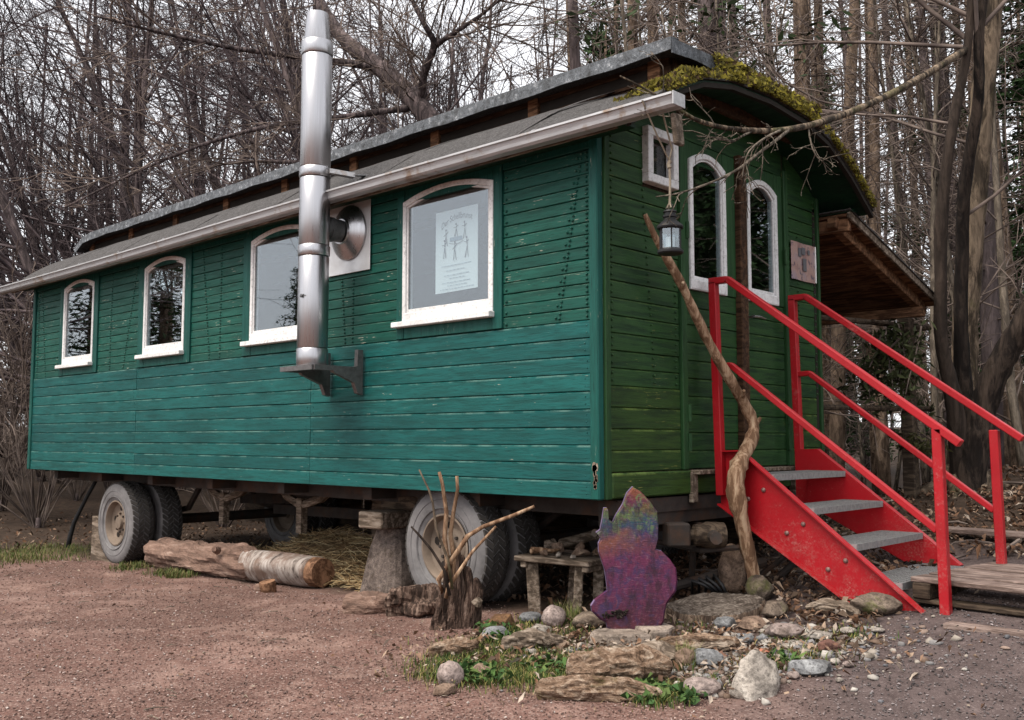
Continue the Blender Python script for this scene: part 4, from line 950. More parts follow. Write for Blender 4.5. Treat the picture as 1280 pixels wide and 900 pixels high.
# concrete pier with timber packing
pier = thing('concrete_pier', 'tapered rough concrete block under the wagon beside the front wheel', 'pier', (-2.18, .45, 0))
rg = np.random.default_rng(8); secs = []
for z, w_ in ((-.04, .43), (.05, .42), (.18, .36), (.32, .29), (.44, .235), (.455, .22)):
    o_ = []
    for k in range(24):
        a = k / 24 * 4; e = int(a); f_ = a - e; c4 = [(-1, -1), (1, -1), (1, 1), (-1, 1)]; q = np.array(c4[e]) * (1 - f_) + np.array(c4[(e + 1) % 4]) * f_
        q = q / max(1, np.hypot(*q) / 1.25); o_.append((-2.18 + q[0] * w_ / 2 + rg.normal(0, .005), .45 + q[1] * w_ / 2 + rg.normal(0, .005), z + rg.normal(0, .004)))
    secs.append(o_)
mb = MB(); mb.loft(secs, cap=True); mb.build('block', MT['concrete'], pier)
tag(MB().box((-2.17, .47, .515), (.24, .60, .115), (0, 0, rad(4)), bev=.01).build('timber_block', MT['oldwood']), 'squared timber block lying across the top of the concrete pier', 'timber')
tag(MB().box((-2.08, .62, .63), (.42, .5, .10), (0, 0, rad(-3)), bev=.01).build('timber_block', MT['darkwood']), 'dark timber packing squeezed under the wagon floor above the pier', 'timber')
# chock behind rear wheel
mb = MB(); mb.prism([(-6.42, -.12), (-5.92, -.12), (-6.06, .0), (-6.2, .18), (-6.33, .30), (-6.41, .32)], .12, .30, lambda x, z, t: (x, t, z)); tag(mb.build('wheel_chock', MT['oldwood']), 'wedge-shaped wooden chock behind the rear wheel', 'chock')
tag(MB().tube([(-7.62, .39, -.12), (-7.60, .40, .02), (-7.55, .42, .18), (-7.44, .50, .45), (-7.33, .58, .69)], [.026, .026, .022, .02, .02], 10).build('black_pipe', MT['rubber'], smooth=True), 'black pipe leaning from the ground to the rear underside of the wagon', 'pipe')
# bark chunks
tag(wobbly_log(MB(), [(-1.80, -.30, .04), (-1.68, -.24, .055), (-1.52, -.15, .06), (-1.45, -.10, .05)], [.05, .065, .06, .05], 14, 21, .2, ridge=.15).build('bark_log', MT['logbark']), 'short brown log with a pale broken end left of the twig stump', 'log')
tag(wobbly_log(MB(), [(-1.50, -.20, .07), (-1.36, -.13, .085), (-1.2, -.04, .075), (-1.08, .02, .06)], [.075, .095, .085, .05], 14, 22, .22, ridge=.15).build('bark_log', MT['root_dark']), 'dark knobbly log tucked against the front tyre', 'log')
# stump with sticks
sp_ = thing('twig_stump', 'gnarled old stump in front of the front wheel', 'stump', (-.83, -.24, 0))
for k, (dx, dy, h_, r0) in enumerate(((-.05, -.035, .42, .050), (.0, -.01, .46, .042), (.045, .035, .36, .038), (-.02, .035, .42, .040), (.075, .06, .30, .034), (-.07, -.06, .25, .034))):
    x, y = -.83 + dx, -.24 + dy
    wobbly_log(MB(), [(x - .03 * (k % 2), y - .02, H(x, y) - .05), (x, y, .1), (x + .01, y + .01, .22), (x + .015 * (1 - k % 3), y, h_)], [r0 * 1.25, r0, r0 * .8, r0 * .45], 12, 31 + k, .25, ridge=.2).build('stem', MT['root_dark'], sp_)
MB().tube([(-.72, -.21, .16), (-.70, -.20, .19)], [.03, .02], 10).build('knot', MT['oldwood'], sp_)
STICKS = [([(-.838, -.254, .25), (-.83, -.27, .40), (-.838, -.294, .539), (-.818, -.289, .664), (-.795, -.28, .788), (-.794, -.288, .863)], .016, 'bare', 'thick upright stick in the stump, the right one of the pair'),
 ([(-.86, -.26, .22), (-.855, -.30, .40), (-.846, -.328, .524), (-.832, -.33, .665), (-.839, -.354, .82), (-.849, -.37, .886)], .016, 'bare', 'thick upright stick in the stump, the left one of the pair'),
 ([(-.88, -.30, .2), (-.855, -.366, .295), (-.724, -.268, .536), (-.66, -.213, .589), (-.542, -.107, .646), (-.45, -.025, .699)], .016, 'bare', 'long bent stick reaching right from the stump towards the table'),
 ([(-.82, -.34, .20), (-.804, -.341, .254), (-.698, -.261, .451), (-.595, -.179, .591)], .013, 'bare', 'straight pale stick leaning right beneath the bent one'),
 ([(-.78, -.33, .25), (-.781, -.363, .41), (-.818, -.419, .584), (-.823, -.439, .723), (-.835, -.458, .793), (-.851, -.479, .845), (-.867, -.501, .902)], .008, 'bark_moss', 'thin crooked twig rising left of the upright sticks'),
 ([(-.77, -.36, .22), (-.784, -.389, .36), (-.826, -.44, .464), (-.869, -.49, .542), (-.9, -.526, .594)], .010, 'bark_dark', 'dark stick leaning left in front of the tyre hub')]
for pts, r_, m_, lab in STICKS:
    n_ = len(pts); tag(MB().tube(pts, list(np.linspace(r_, r_ * .55, n_)), 8, wob=.06, rng=R).build('stick', MT[m_], smooth=True), lab, 'stick', 'sticks standing in the stump')
# rustic table
TA = rad(8); TC = np.array([-.62, .43])
def tq(u, v_, z): return np.array([TC[0] + u * math.cos(TA) - v_ * math.sin(TA), TC[1] + u * math.sin(TA) + v_ * math.cos(TA), z])
tb_ = thing('rustic_table', 'low rustic table of grey boards with splayed plank legs beside the front wheel', 'table', (TC[0], TC[1], .09))
MB().box(tq(0, -.085, .362), (.52, .155, .032), (0, 0, TA), bev=.006).build('top_board', MT['oldwood'], tb_); MB().box(tq(.005, .082, .361), (.515, .165, .030), (0, 0, TA), bev=.006).build('top_board', MT['oldwood'], tb_)
for u, v_, su, w_ in ((-.17, -.10, .03, .075), (.02, .08, -.02, .06), (.16, -.10, -.01, .05), (.20, .05, .0, .06)):
    b_ = tq(u + su, v_ - .01, 0); b_[2] = H(b_[0], b_[1]) - .02; MB().bar(tq(u, v_, .346), b_, w_, .032, up=(VF[0], VF[1], 0), bev=.006).build('leg', MT['oldwood'], tb_)
for u in (-.2, .225): MB().box(tq(u, .0, .328), (.04, .30, .034), (0, 0, TA), bev=.005).build('cleat', MT['oldwood'], tb_)
def lump(seed, w_, d_, h_, sub=3, rough=.18, facets=5, flat=.7):
    import bmesh
    bm = bmesh.new(); bmesh.ops.create_icosphere(bm, subdivisions=sub, radius=1); v = np.array([q.co for q in bm.verts]); f = np.array([[q.index for q in p_.verts] for p_ in bm.faces]); bm.free()
    rg = np.random.default_rng(seed); n = v.copy(); r_ = np.ones(len(v))
    for k in range(18):
        d = rg.normal(0, 1, 3); fr = rg.uniform(1.2, 5.5); r_ += rough * rg.normal(0, .35) / fr ** .6 * np.sin(fr * (n @ d) + rg.uniform(0, 6.28))
    v = v * r_[:, None]
    for k in range(facets):
        d = rg.normal(0, 1, 3); d[2] = abs(d[2]) * .8; d /= np.linalg.norm(d); c_ = rg.uniform(flat - .12, flat + .12); e = v @ d - c_; m_ = e > 0; v[m_] -= (e[m_] * .93)[:, None] * d
    n2 = v / (np.linalg.norm(v, axis=1)[:, None] + 1e-9); e = np.zeros(len(v))
    for k in range(16):
        d = rg.normal(0, 1, 3); fr = rg.uniform(5, 16); e += rg.normal(0, .5) * np.sin(fr * (v @ d) + rg.uniform(0, 6.28))
    v += n2 * (e * .010)[:, None]
    v -= (v.max(0) + v.min(0)) / 2; v /= (v.max(0) - v.min(0)); return v * np.array([w_, d_, h_]), f
def put_lump(name, x, y, z, w_, d_, h_, mat, lab, cat, seed, group=None, rotz=None, sink=.12, smooth=True, **kw):
    v, f = lump(seed, w_, d_, h_, **kw); a = (YAW if rotz is None else rotz); c_, s_ = math.cos(a), math.sin(a)
    v = np.stack([v[:, 0] * c_ - v[:, 1] * s_, v[:, 0] * s_ + v[:, 1] * c_, v[:, 2]], 1); v[:, 2] -= v[:, 2].min() + sink * h_
    me = build_np(name, v, [f], MT[mat], smooth=smooth)
    if smooth: 
        try: me.data.set_sharp_from_angle(angle=rad(32))
        except Exception: pass
    me.location = (x, y, z); return tag(me, lab, cat, group)
TZ = .3785
for k, (u, v_, w_, h_, m_, lab) in enumerate(((-.16, .10, .10, .085, 'oldwood', 'grey hollow wood burl at the back left of the rustic table'), (-.07, .03, .08, .075, 'sandstone', 'orange crumbly stone lump in the middle of the rustic table'), (.09, .03, .115, .085, 'sandstone', 'largest crumbly tan lump on the right of the rustic table'),
        (.16, .11, .07, .05, 'root', 'short cut branch piece at the back right of the rustic table'), (-.09, -.09, .05, .04, 'sandstone', 'small tan cube-like stone at the front edge of the rustic table'), (.02, -.10, .035, .035, 'limestone', 'small pale pebble at the front middle of the rustic table'), (.13, -.12, .034, .028, 'limestone', 'small white pebble at the front right of the rustic table'))):
    q = tq(u, v_, TZ); put_lump('burl' if k in (0, 3) else 'stone', q[0], q[1], q[2], w_, w_ * .85, h_, m_, lab, 'wood' if k in (0, 3) else 'stone', 60 + k, rough=.5 if k < 4 else .2, facets=2, sink=0.)
mb = MB(); q = tq(-.2, -.06, TZ + .022); mb.tube([q, q + np.array([.05, .02, .006]), q + np.array([.11, .05, .0]), q + np.array([.15, .09, .012])], [.022, .018, .014, .007], 8, wob=.2, rng=R).tube([q + np.array([.0, .02, .0]), q + np.array([.03, -.03, .0])], [.02, .014], 8, wob=.2, rng=R).tube([q + np.array([.09, .04, .0]), q + np.array([.13, .02, .01])], [.012, .006], 8)
tag(mb.build('root_piece', MT['bare'], smooth=True), 'knobbly forked root piece at the front left of the rustic table', 'root')
tag(MB().bar((-.95, .78, .40), (-.45, .98, .55), .12, .06, bev=.01).build('split_timber', MT['oldwood']), 'split grey timber slanting under the wagon behind the table', 'timber')
# painted figure
FIG = [(-.008, .705), (.033, .681), (.082, .627), (.116, .578), (.12, .506), (.118, .443), (.102, .385), (.136, .376), (.176, .336), (.206, .291), (.212, .228), (.203, .174), (.176, .142), (.154, .111), (.143, .066), (.138, .026), (.122, .0), (-.008, -.03), (-.147, -.02), (-.156, .021), (-.187, .035), (-.228, .075), (-.232, .102), (-.214, .129), (-.178, .156), (-.147, .178), (-.151, .219), (-.16, .282), (-.174, .327), (-.189, .371), (-.19, .416), (-.178, .439), (-.201, .47), (-.18, .484), (-.169, .538), (-.16, .596), (-.144, .596), (-.141, .538), (-.115, .524), (-.097, .56), (-.062, .614), (-.039, .672)]
FB = np.array([.150, .090, .115])
fig = thing('painted_wood_figure', 'multicoloured painted wood slab cut to a seated silhouette with pointed top', 'sculpture', tuple(FB))
lean = .06
def fq(u, v_, t): return tuple(FB + VR * u + VF * (t + lean * v_) + np.array([0, 0, v_]))
inset = lambda s_: [(u * s_ + (1 - s_) * -.01, v_ * s_ + (1 - s_) * .3) for u, v_ in FIG]
mb = MB(); n_ = len(FIG); V_ = [fq(u, v_, -.024) for u, v_ in inset(.965)] + [fq(u, v_, -.014) for u, v_ in FIG] + [fq(u, v_, .028) for u, v_ in FIG]
mb.raw(V_, [np.array([(r_ * n_ + i, r_ * n_ + (i + 1) % n_, (r_ + 1) * n_ + (i + 1) % n_, (r_ + 1) * n_ + i) for r_ in range(2) for i in range(n_)]), np.array([list(range(n_))[::-1]]), np.array([list(range(2 * n_, 3 * n_))])])
mb.build('slab', MT['figure'], fig)
mb = MB(); mb.loft([[fq(u, v_, -.0145) for u, v_ in inset(1.006)], [fq(u, v_, .0285) for u, v_ in inset(1.006)]]); mb.build('painted_edge', plain('lilac_edge_paint', (.20, .15, .26), .7, .5, 20, .3), fig)
mb = MB(); 
for k in range(26):
    u = -.17 + .11 * prng.random(); v_ = .05 + .03 * prng.random(); mb.tube([fq(u, v_, -.026), fq(u + prng.uniform(-.02, .03), v_ + prng.uniform(-.015, .015), -.034)], .006, 5)
mb.build('bark_remnant', MT['bark_dark'], fig)
# tree slice, stone post, leaning pole
ts_ = thing('tree_slice', 'broad grey tree slice lying flat under the leaning pole', 'tree slice', (.30, .60, .13))
secs = []
for z, s_ in ((.05, 1.0), (.11, 1.0), (.178, .97), (.188, .94)):
    secs.append([(.30 + VR[0] * a_ * s_ + VF[0] * b_ * s_, .60 + VR[1] * a_ * s_ + VF[1] * b_ * s_, z + .02 * a_ / .26 + (0.02 * b_ / .2 if z > .1 else 0)) for a_, b_ in [((.262 + .018 * math.sin(5 * t) + .008 * math.sin(19 * t) + .006 * math.sin(41 * t + z * 30)) * math.cos(t), (.205 + .016 * math.sin(4 * t + 1) + .007 * math.sin(23 * t) + .006 * math.sin(37 * t + z * 20)) * math.sin(t)) for t in np.arange(112) * 2 * math.pi / 112]])
mb = MB(); mb.loft(secs[:3]); mb.build('bark', MT['bark_pine'], ts_)
mb = MB(); mb.loft(secs[2:], cap=True); mb.build('sawn_face', MT['rings'], ts_)
put_lump('stone_post', .17, .99, .19, .16, .12, .29, 'sandstone', 'upright tan stone block behind the foot of the leaning pole', 'stone', 77, sink=.05, rough=.08, facets=7, flat=.75)
POLE = [(.045, .264, 2.29), (.07, .354, 2.13), (.09, .498, 1.98), (.11, .639, 1.779), (.13, .792, 1.568), (.16, .936, 1.398), (.18, 1.066, 1.251), (.19, 1.109, 1.148), (.2, 1.025, 1.035), (.2, .89, .925), (.2, .852, .813), (.21, .874, .677), (.23, .912, .495), (.24, .967, .311), (.245, .985, .21)]
P = np.array(POLE); P[:, 0] += .06; P[-8:, 0] += .02
t = np.linspace(0, 1, len(P)); tt = np.linspace(0, 1, 60); Q = np.stack([np.interp(tt, t, P[:, i]) for i in range(3)], 1)
K = np.array([.25, .5, .25]); 
for _ in range(3):
    for i in range(3): Q[1:-1, i] = np.convolve(Q[:, i], K, 'valid')
rp = np.interp(tt, [0, .1, .3, .5, .62, .72, .85, 1], [.012, .025, .029, .033, .044, .054, .040, .038]) * (1 + .07 * np.sin(tt * 60) + .05 * np.sin(tt * 131))
pl = thing('leaning_pole', 'tall crooked peeled branch leaning against the end wall beside the stairs', 'branch', tuple(Q[-1]))
MB().tube(Q, rp, 14, wob=.06, rng=R).build('stem', MT['bare'], pl, smooth=True)
for i, d in ((24, (.05, -.06, .05)), (30, (.03, .03, .06)), (10, (.03, -.05, .03))): MB().tube([Q[i], Q[i] + np.array(d)], [.02, .009], 7).build('twig_stub', MT['bare'], pl)
MB().box((.02, .83, .79), (.03, .06, .18), (0, 0, 0), bev=.005).build('step_bracket', MT['oldwood'], st)
MB().box((.03, 2.03, .80), (.05, .07, .17), bev=.005).build('step_bracket', MT['oldwood'], st)
mb = MB()
for k in range(4): mb.tube([(.02 + .03 * k, .80 + .02 * k, .17), (.06 + .03 * k, .74 + .03 * k, .27 + .01 * k), (.12 + .03 * k, .76 + .02 * k, .25), (.16 + .02 * k, .84, .2)], .009, 6)
tag(mb.build('hose_coil', MT['rubber'], smooth=True), 'black hose bundle lying on the tree slice', 'hose')
def hull_rock(name, pts, cx, cy, mat, lab, seed):
    import bmesh
    bm = bmesh.new()
    for u, w_, z in pts: bm.verts.new((VR[0] * u + VF[0] * w_, VR[1] * u + VF[1] * w_, z))
    bmesh.ops.convex_hull(bm, input=bm.verts); 
    bmesh.ops.bevel(bm, geom=list(bm.edges), offset=.004, segments=1, affect='EDGES')
    bmesh.ops.subdivide_edges(bm, edges=list(bm.edges), cuts=3, use_grid_fill=True); bmesh.ops.triangulate(bm, faces=bm.faces)
    rg = np.random.default_rng(seed); ks = [(rg.normal(0, 1, 3) * rg.uniform(25, 90), rg.uniform(0, 6), rg.normal(0, .0012)) for _ in range(14)]
    for q in bm.verts: q.co += Vector([sum(a * math.sin(np.dot(k, q.co) + p_ + i) for k, p_, a in ks) for i in range(3)])
    me = bpy.data.meshes.new(name); bm.to_mesh(me); bm.free(); me.materials.append(MT[mat]); me.polygons.foreach_set('use_smooth', np.ones(len(me.polygons), bool)); me.set_sharp_from_angle(angle=rad(28))
    o = bpy.data.objects.new(name, me); COL.objects.link(o); o.location = (cx, cy, H(cx, cy)); return tag(o, lab, 'stone', 'stones of the rock garden')
hull_rock('stone', [(-.11, -.02, -.02), (-.105, -.04, .03), (-.04, -.09, -.02), (-.035, -.088, .012), (.05, -.07, -.02), (.075, -.06, .035), (.105, .0, .08), (.11, .02, -.02), (.085, .04, .12), (.02, .02, .165), (.01, .035, .165), (-.05, .03, .115), (-.06, .09, .03), (.06, .11, .02), (.03, .09, .12)], 1.088, -.366, 'limestone', 'large angular pale boulder with sharp ridge at the front of the rock garden', 5)
# slab in two cracked pieces
sb = thing('stone_slab', 'flat cracked grey-brown stone slab in front of the painted figure', 'slab', (.16, .03, .06))
def slab_piece(o_, z0, z1, nm):
    mb = MB(); pts = [(.175 + VR[0] * a_ + VF[0] * b_, .03 + VR[1] * a_ + VF[1] * b_) for a_, b_ in o_]; cx = np.mean(pts, 0)
    secs = [[(cx[0] + (x - cx[0]) * s_, cx[1] + (y - cx[1]) * s_, z) for x, y in pts] for z, s_ in ((z0, 1.0), (z1 - .012, 1.0), (z1, .955))]; mb.loft(secs, cap=True); return mb.build(nm, MT['sandstone' if False else 'granite_brown'], sb)
MT['granite_brown'] = stone('brown_slab_stone', (.20, .155, .125), (.32, .26, .215), (.43, .36, .30), scale=6)
slab_piece([(-.225, -.06), (-.16, -.105), (-.02, -.11), (.07, -.10), (.02, .01), (-.06, .10), (-.13, .07), (-.2, .02)], .03, .105, 'slab_piece')
slab_piece([(.08, -.10), (.17, -.06), (.215, .03), (.17, .15), (.05, .19), (-.05, .11), (.03, .015)], .04, .12, 'slab_piece')
# weathered wood pieces in the rock garden
def wood_thing(name, pts, r, seed, mat, lab, cat='log', amp=.25, n=16):
    P = np.array([(x, y, H(x, y) + dz) for x, y, dz in pts]); return tag(wobbly_log(MB(), P, r, n, seed, amp, ridge=.20).build(name, MT[mat]), lab, cat)
wood_thing('weathered_root', [(.42, -.98, .03), (.55, -.86, .04), (.70, -.74, .04), (.84, -.66, .02)], [.035, .052, .048, .02], 41, 'root', 'long flaking root at the very front of the rock garden')
wood_thing('weathered_root', [(.38, -.72, .06), (.44, -.56, .08), (.56, -.42, .08), (.68, -.36, .05)], [.05, .078, .07, .03], 42, 'root', 'thick mossy old root behind the long flaking root', amp=.3)
wood_thing('weathered_root', [(.30, -.58, .04), (.40, -.40, .06), (.52, -.26, .05), (.60, -.20, .04)], [.03, .05, .05, .03], 47, 'oldwood', 'thin pale split branch resting on the mossy old root', amp=.3)
wood_thing('bark_branch', [(.38, -.20, .03), (.47, -.07, .05), (.58, .04, .05), (.72, .14, .025)], [.026, .038, .038, .026], 43, 'root', 'arched brown bark log between the cracked slab and the cobbles')
wood_thing('bark_branch', [(.55, -.05, .03), (.62, .03, .03), (.72, .10, .025)], [.022, .025, .02], 48, 'oldwood', 'thin grey stick lying just below the arched bark log', cat='stick')
wood_thing('driftwood', [(-.28, -.46, .03), (-.18, -.34, .045), (-.08, -.22, .03)], [.03, .042, .025], 44, 'oldwood', 'grey weathered driftwood left of the cracked slab', cat='wood')
wood_thing('wood_chunk', [(-.50, -.75, .03), (-.42, -.65, .04), (-.34, -.56, .03)], [.03, .04, .03], 45, 'root', 'brown chunk of wood at the left rim of the rock garden', cat='wood')
wood_thing('bark_branch', [(.74, .77, .02), (.84, .76, .05), (.94, .78, .04), (1.02, .80, .015)], [.02, .03, .028, .015], 46, 'oldwood', 'curved peeled branch lying before the bottom of the stair stringer', cat='stick')
ROCKS = [
 (1.190,-0.088,0.191,0.134,0.059,'facet','slate','grey wedge-shaped stone to the right of the sharp-ridged boulder'),
 (0.902,-0.473,0.157,0.142,0.068,'smooth','granite','pinkish flat stone left of the sharp-ridged boulder'),
 (0.722,-0.151,0.136,0.109,0.073,'facet','slate','bluish grey flat-topped stone behind the pinkish flat stone'),
 (0.643,-0.206,0.101,0.081,0.082,'smooth','sandstone','rounded tan stone at the right tip of the dry grass tuft'),
 (-0.380,0.052,0.134,0.120,0.110,'smooth','granite','round grey boulder in front of the rustic table legs'),
 (-0.201,0.129,0.182,0.164,0.072,'smooth','moss_rock','dark mossy lump between the table and the painted figure'),
 (-0.456,-0.314,0.153,0.123,0.062,'smooth','slate','blue-grey oval stone in front of the orange lichen block'),
 (-0.597,-0.140,0.152,0.106,0.082,'facet','lichen','squarish block covered in orange lichen beside the twig stump'),
 (-0.331,-0.115,0.126,0.113,0.043,'facet','limestone','pale flat stone in front of the round grey boulder'),
 (-0.548,0.049,0.128,0.115,0.047,'smooth','slate','low bluish stone left of the round grey boulder'),
 (0.011,-1.076,0.117,0.105,0.101,'smooth','granite','greyish pink stone at the left end of the rock garden'),
 (0.012,-0.889,0.128,0.102,0.069,'facet','sandstone','brown wedge stone on the green weeds at the left'),
 (0.110,-1.197,0.103,0.082,0.039,'facet','sandstone','small brown chip at the foot of the leftmost pink stone'),
 (0.825,0.377,0.176,0.141,0.058,'smooth','granite','egg-shaped pinkish stone in the middle of the cobbles'),
 (0.481,0.398,0.113,0.102,0.056,'smooth','slate','smooth grey dome stone in front of the tree slice'),
 (0.607,0.455,0.164,0.147,0.053,'facet','sandstone','flat brown slab beside the grey dome stone'),
 (0.716,0.432,0.067,0.060,0.028,'smooth','limestone','small white pebble left of the egg-shaped stone'),
 (0.763,0.496,0.063,0.057,0.029,'smooth','slate','small grey cobble just behind the egg-shaped stone'),
 (1.070,0.540,0.084,0.076,0.028,'smooth','limestone','cream oval pebble near the right edge of the cobbles'),
 (1.092,0.448,0.060,0.054,0.027,'smooth','granite','pinkish oval pebble below the cream oval pebble'),
 (1.184,0.604,0.076,0.068,0.022,'smooth','limestone','white elongated pebble lying alone on the dark gravel by the boulder'),
 (0.688,0.241,0.092,0.083,0.039,'facet','slate','flat blue stone below the grey dome stone'),
 (0.771,0.265,0.057,0.052,0.039,'smooth','slate','round grey cobble touching the egg-shaped stone on its left'),
 (0.802,0.257,0.068,0.062,0.022,'smooth','limestone','white cobble just below the egg-shaped stone'),
 (1.102,0.268,0.116,0.104,0.047,'facet','red_rock','reddish brown stone on the right of the cobbles'),
 (0.930,0.276,0.134,0.120,0.024,'facet','limestone','long pale flat stone right below the egg-shaped stone'),
 (0.969,0.441,0.148,0.133,0.027,'facet','limestone','pale layered flat stone right of the egg-shaped stone'),
 (0.855,0.129,0.063,0.057,0.018,'facet','brick_red','small terracotta shard among the cobbles'),
 (1.160,-0.173,0.047,0.042,0.027,'smooth','granite','small pink pebble between the boulder and the grey wedge stone'),
 (1.313,0.218,0.059,0.053,0.027,'smooth','limestone','pale pebble lying alone on the gravel at the far right'),
 (1.219,0.094,0.045,0.041,0.025,'smooth','limestone','pale pebble on the gravel above the grey wedge stone'),
 (1.286,0.075,0.045,0.040,0.022,'smooth','granite','pinkish pebble on the gravel right of the grey wedge stone'),
 (1.344,-0.135,0.033,0.029,0.018,'smooth','limestone','tiny pale pebble below the tip of the grey wedge stone'),
 (0.279,-0.127,0.046,0.042,0.045,'facet','limestone','small white stone under the front edge of the cracked slab'),
 (0.395,-0.154,0.057,0.051,0.038,'smooth','limestone','white round stone beside the dry grass tuft'),
 (1.047,0.894,0.264,0.184,0.102,'facet','moss_rock','brown boulder wedged at the foot of the red staircase'),
 (0.613,0.665,0.140,0.126,0.084,'facet','moss_rock','pointed mossy stone right of the tree slice'),
 (0.381,0.933,0.159,0.127,0.133,'smooth','moss_rock','mossy green stump-like stone behind the tree slice'),
 (1.167,0.435,0.067,0.060,0.022,'smooth','limestone','flat pale cobble at the right border of the cobbles'),
 (1.026,0.193,0.065,0.059,0.017,'smooth','limestone','small buff cobble between the red stone and the flat stones'),
 (0.927,0.525,0.055,0.049,0.021,'smooth','sandstone','small tan cobble right of the tip of the egg stone'),
 (0.578,0.288,0.079,0.071,0.026,'smooth','limestone','light grey cobble at the right end of the bark log'),
 (0.767,0.152,0.075,0.068,0.017,'smooth','limestone','light cobble left of the terracotta shard'),
 (-0.089,-0.228,0.088,0.079,0.033,'facet','sandstone','small buff stone in the grass before the cracked slab'),
 (-0.144,-0.391,0.067,0.060,0.023,'facet','limestone','small pale stone in the grass left of the weathered root'),
 (0.048,-0.509,0.090,0.081,0.029,'facet','sandstone','small reddish stone in the grass at the end of the root'),
 (1.145,0.001,0.069,0.062,0.011,'smooth','sandstone','small tan pebble behind the grey wedge stone'),
]

for k, (x, y, w_, d_, h_, shp, m_, lab) in enumerate(ROCKS):
    fc = shp == 'facet'
    put_lump('stone', x, y, H(x, y), w_ * 1.03, max(d_, .7 * h_) * 1.05, h_ * 1.18, m_, lab, 'stone', 200 + k, 'stones of the rock garden', sink=.15, rough=.12 if fc else .10, facets=11 if fc else 2, flat=.58 if fc else .8, sub=4 if w_ > .10 else 3 if w_ > .05 else 2)
# ------------------------------------------------------------------ scattered stuff
def tint4(c, rep):
    c = np.concatenate([c, np.ones((len(c), 1))], 1); return np.repeat(c, rep, 0)
def rotm(rg, n):
    q = rg.normal(0, 1, (n, 4)); q /= np.linalg.norm(q, axis=1)[:, None]; w, x, y, z = q.T
    return np.stack([np.stack([1 - 2 * (y * y + z * z), 2 * (x * y - z * w), 2 * (x * z + y * w)], -1), np.stack([2 * (x * y + z * w), 1 - 2 * (x * x + z * z), 2 * (y * z - x * w)], -1), np.stack([2 * (x * z - y * w), 2 * (y * z + x * w), 1 - 2 * (x * x + y * y)], -1)], 1)
OCT = np.array([(1, 0, 0), (-1, 0, 0), (0, 1, 0), (0, -1, 0), (0, 0, 1), (0, 0, -1)], float); OF = np.array([(0, 2, 4), (2, 1, 4), (1, 3, 4), (3, 0, 4), (2, 0, 5), (1, 2, 5), (3, 1, 5), (0, 3, 5)])
ph = (1 + 5 ** .5) / 2; ICO = np.array([(-1, ph, 0), (1, ph, 0), (-1, -ph, 0), (1, -ph, 0), (0, -1, ph), (0, 1, ph), (0, -1, -ph), (0, 1, -ph), (ph, 0, -1), (ph, 0, 1), (-ph, 0, -1), (-ph, 0, 1)]) / 1.9
IF = np.array([(0, 11, 5), (0, 5, 1), (0, 1, 7), (0, 7, 10), (0, 10, 11), (1, 5, 9), (5, 11, 4), (11, 10, 2), (10, 7, 6), (7, 1, 8), (3, 9, 4), (3, 4, 2), (3, 2, 6), (3, 6, 8), (3, 8, 9), (4, 9, 5), (2, 4, 11), (6, 2, 10), (8, 6, 7), (9, 8, 1)])
def pebbles(name, lab, x, y, s, cols, base, bf, seed, smooth=False):
    rg = np.random.default_rng(seed); n = len(x); k = len(base); Rm = rotm(rg, n); sc = s[:, None] * rg.uniform(.6, 1.25, (n, 3))
    v = np.einsum('nij,kj->nki', Rm, base) * 1.0; v = v * sc[:, None, :]; v[:, :, 2] *= .7; v += (rg.normal(0, .12, v.shape) * s[:, None, None])
    z = hgt(x, y) + s * .02; v += np.stack([x, y, z], 1)[:, None]
    f = (bf[None] + (np.arange(n) * k)[:, None, None]).reshape(-1, 3)
    return tag(build_np(name, v.reshape(-1, 3), [f], MT['pebble'], smooth=smooth, cols=tint4(cols, k)), lab, kind='stuff')
rg = np.random.default_rng(21)
n = 60000; r_ = np.exp(rg.uniform(math.log(2.3), math.log(11), n)); a = rg.uniform(rad(98), rad(170), n); x = 3.22 + r_ * np.cos(a); y = -4.05 + r_ * np.sin(a)
k = (y < .35 + .25 * np.sin(3 * x) + 1.4 * (x > 1.2)) & (x > -9); x, y, r_ = x[k], y[k], r_[k]; n = len(x)
pal = np.array([(.30, .20, .17), (.22, .135, .11), (.15, .09, .075), (.40, .31, .28), (.10, .065, .056), (.26, .17, .14), (.52, .45, .41)]); pc = pal[rg.choice(7, n, p=[.24, .26, .18, .09, .12, .09, .02])] * rg.uniform(.75, 1.15, (n, 1))
dk_ = ss(.6, 1.5, x + .55 * y)[:, None]; pc = pc * (1 - dk_) + (pc.mean(1, keepdims=True) * np.array([.95, .82, .82]) * rg.uniform(.5, 1.25, (n, 1))) * dk_
pebbles('gravel', 'fine reddish gravel covering the drive', x, y, rg.uniform(.0022, .0062, n) * (1 + .05 * r_), pc, OCT, OF, 22)
n = 2600; x = rg.normal(.60, .36, n); y = -.02 + rg.normal(0, .26, n) + (x - .7) * .5; s = np.clip(rg.lognormal(-4.55, .5, n), .004, .03)
pal2 = np.array([(.33, .29, .25), (.24, .23, .23), (.26, .19, .155), (.17, .115, .085), (.44, .41, .37), (.16, .16, .175), (.26, .14, .10)]); pc = pal2[rg.choice(7, n, p=[.24, .18, .18, .17, .10, .09, .04])] * rg.uniform(.7, 1.1, (n, 1))
pebbles('cobble_scatter', 'small mixed pebbles filling the rock garden', x, y, s, pc, ICO, IF, 23, True)

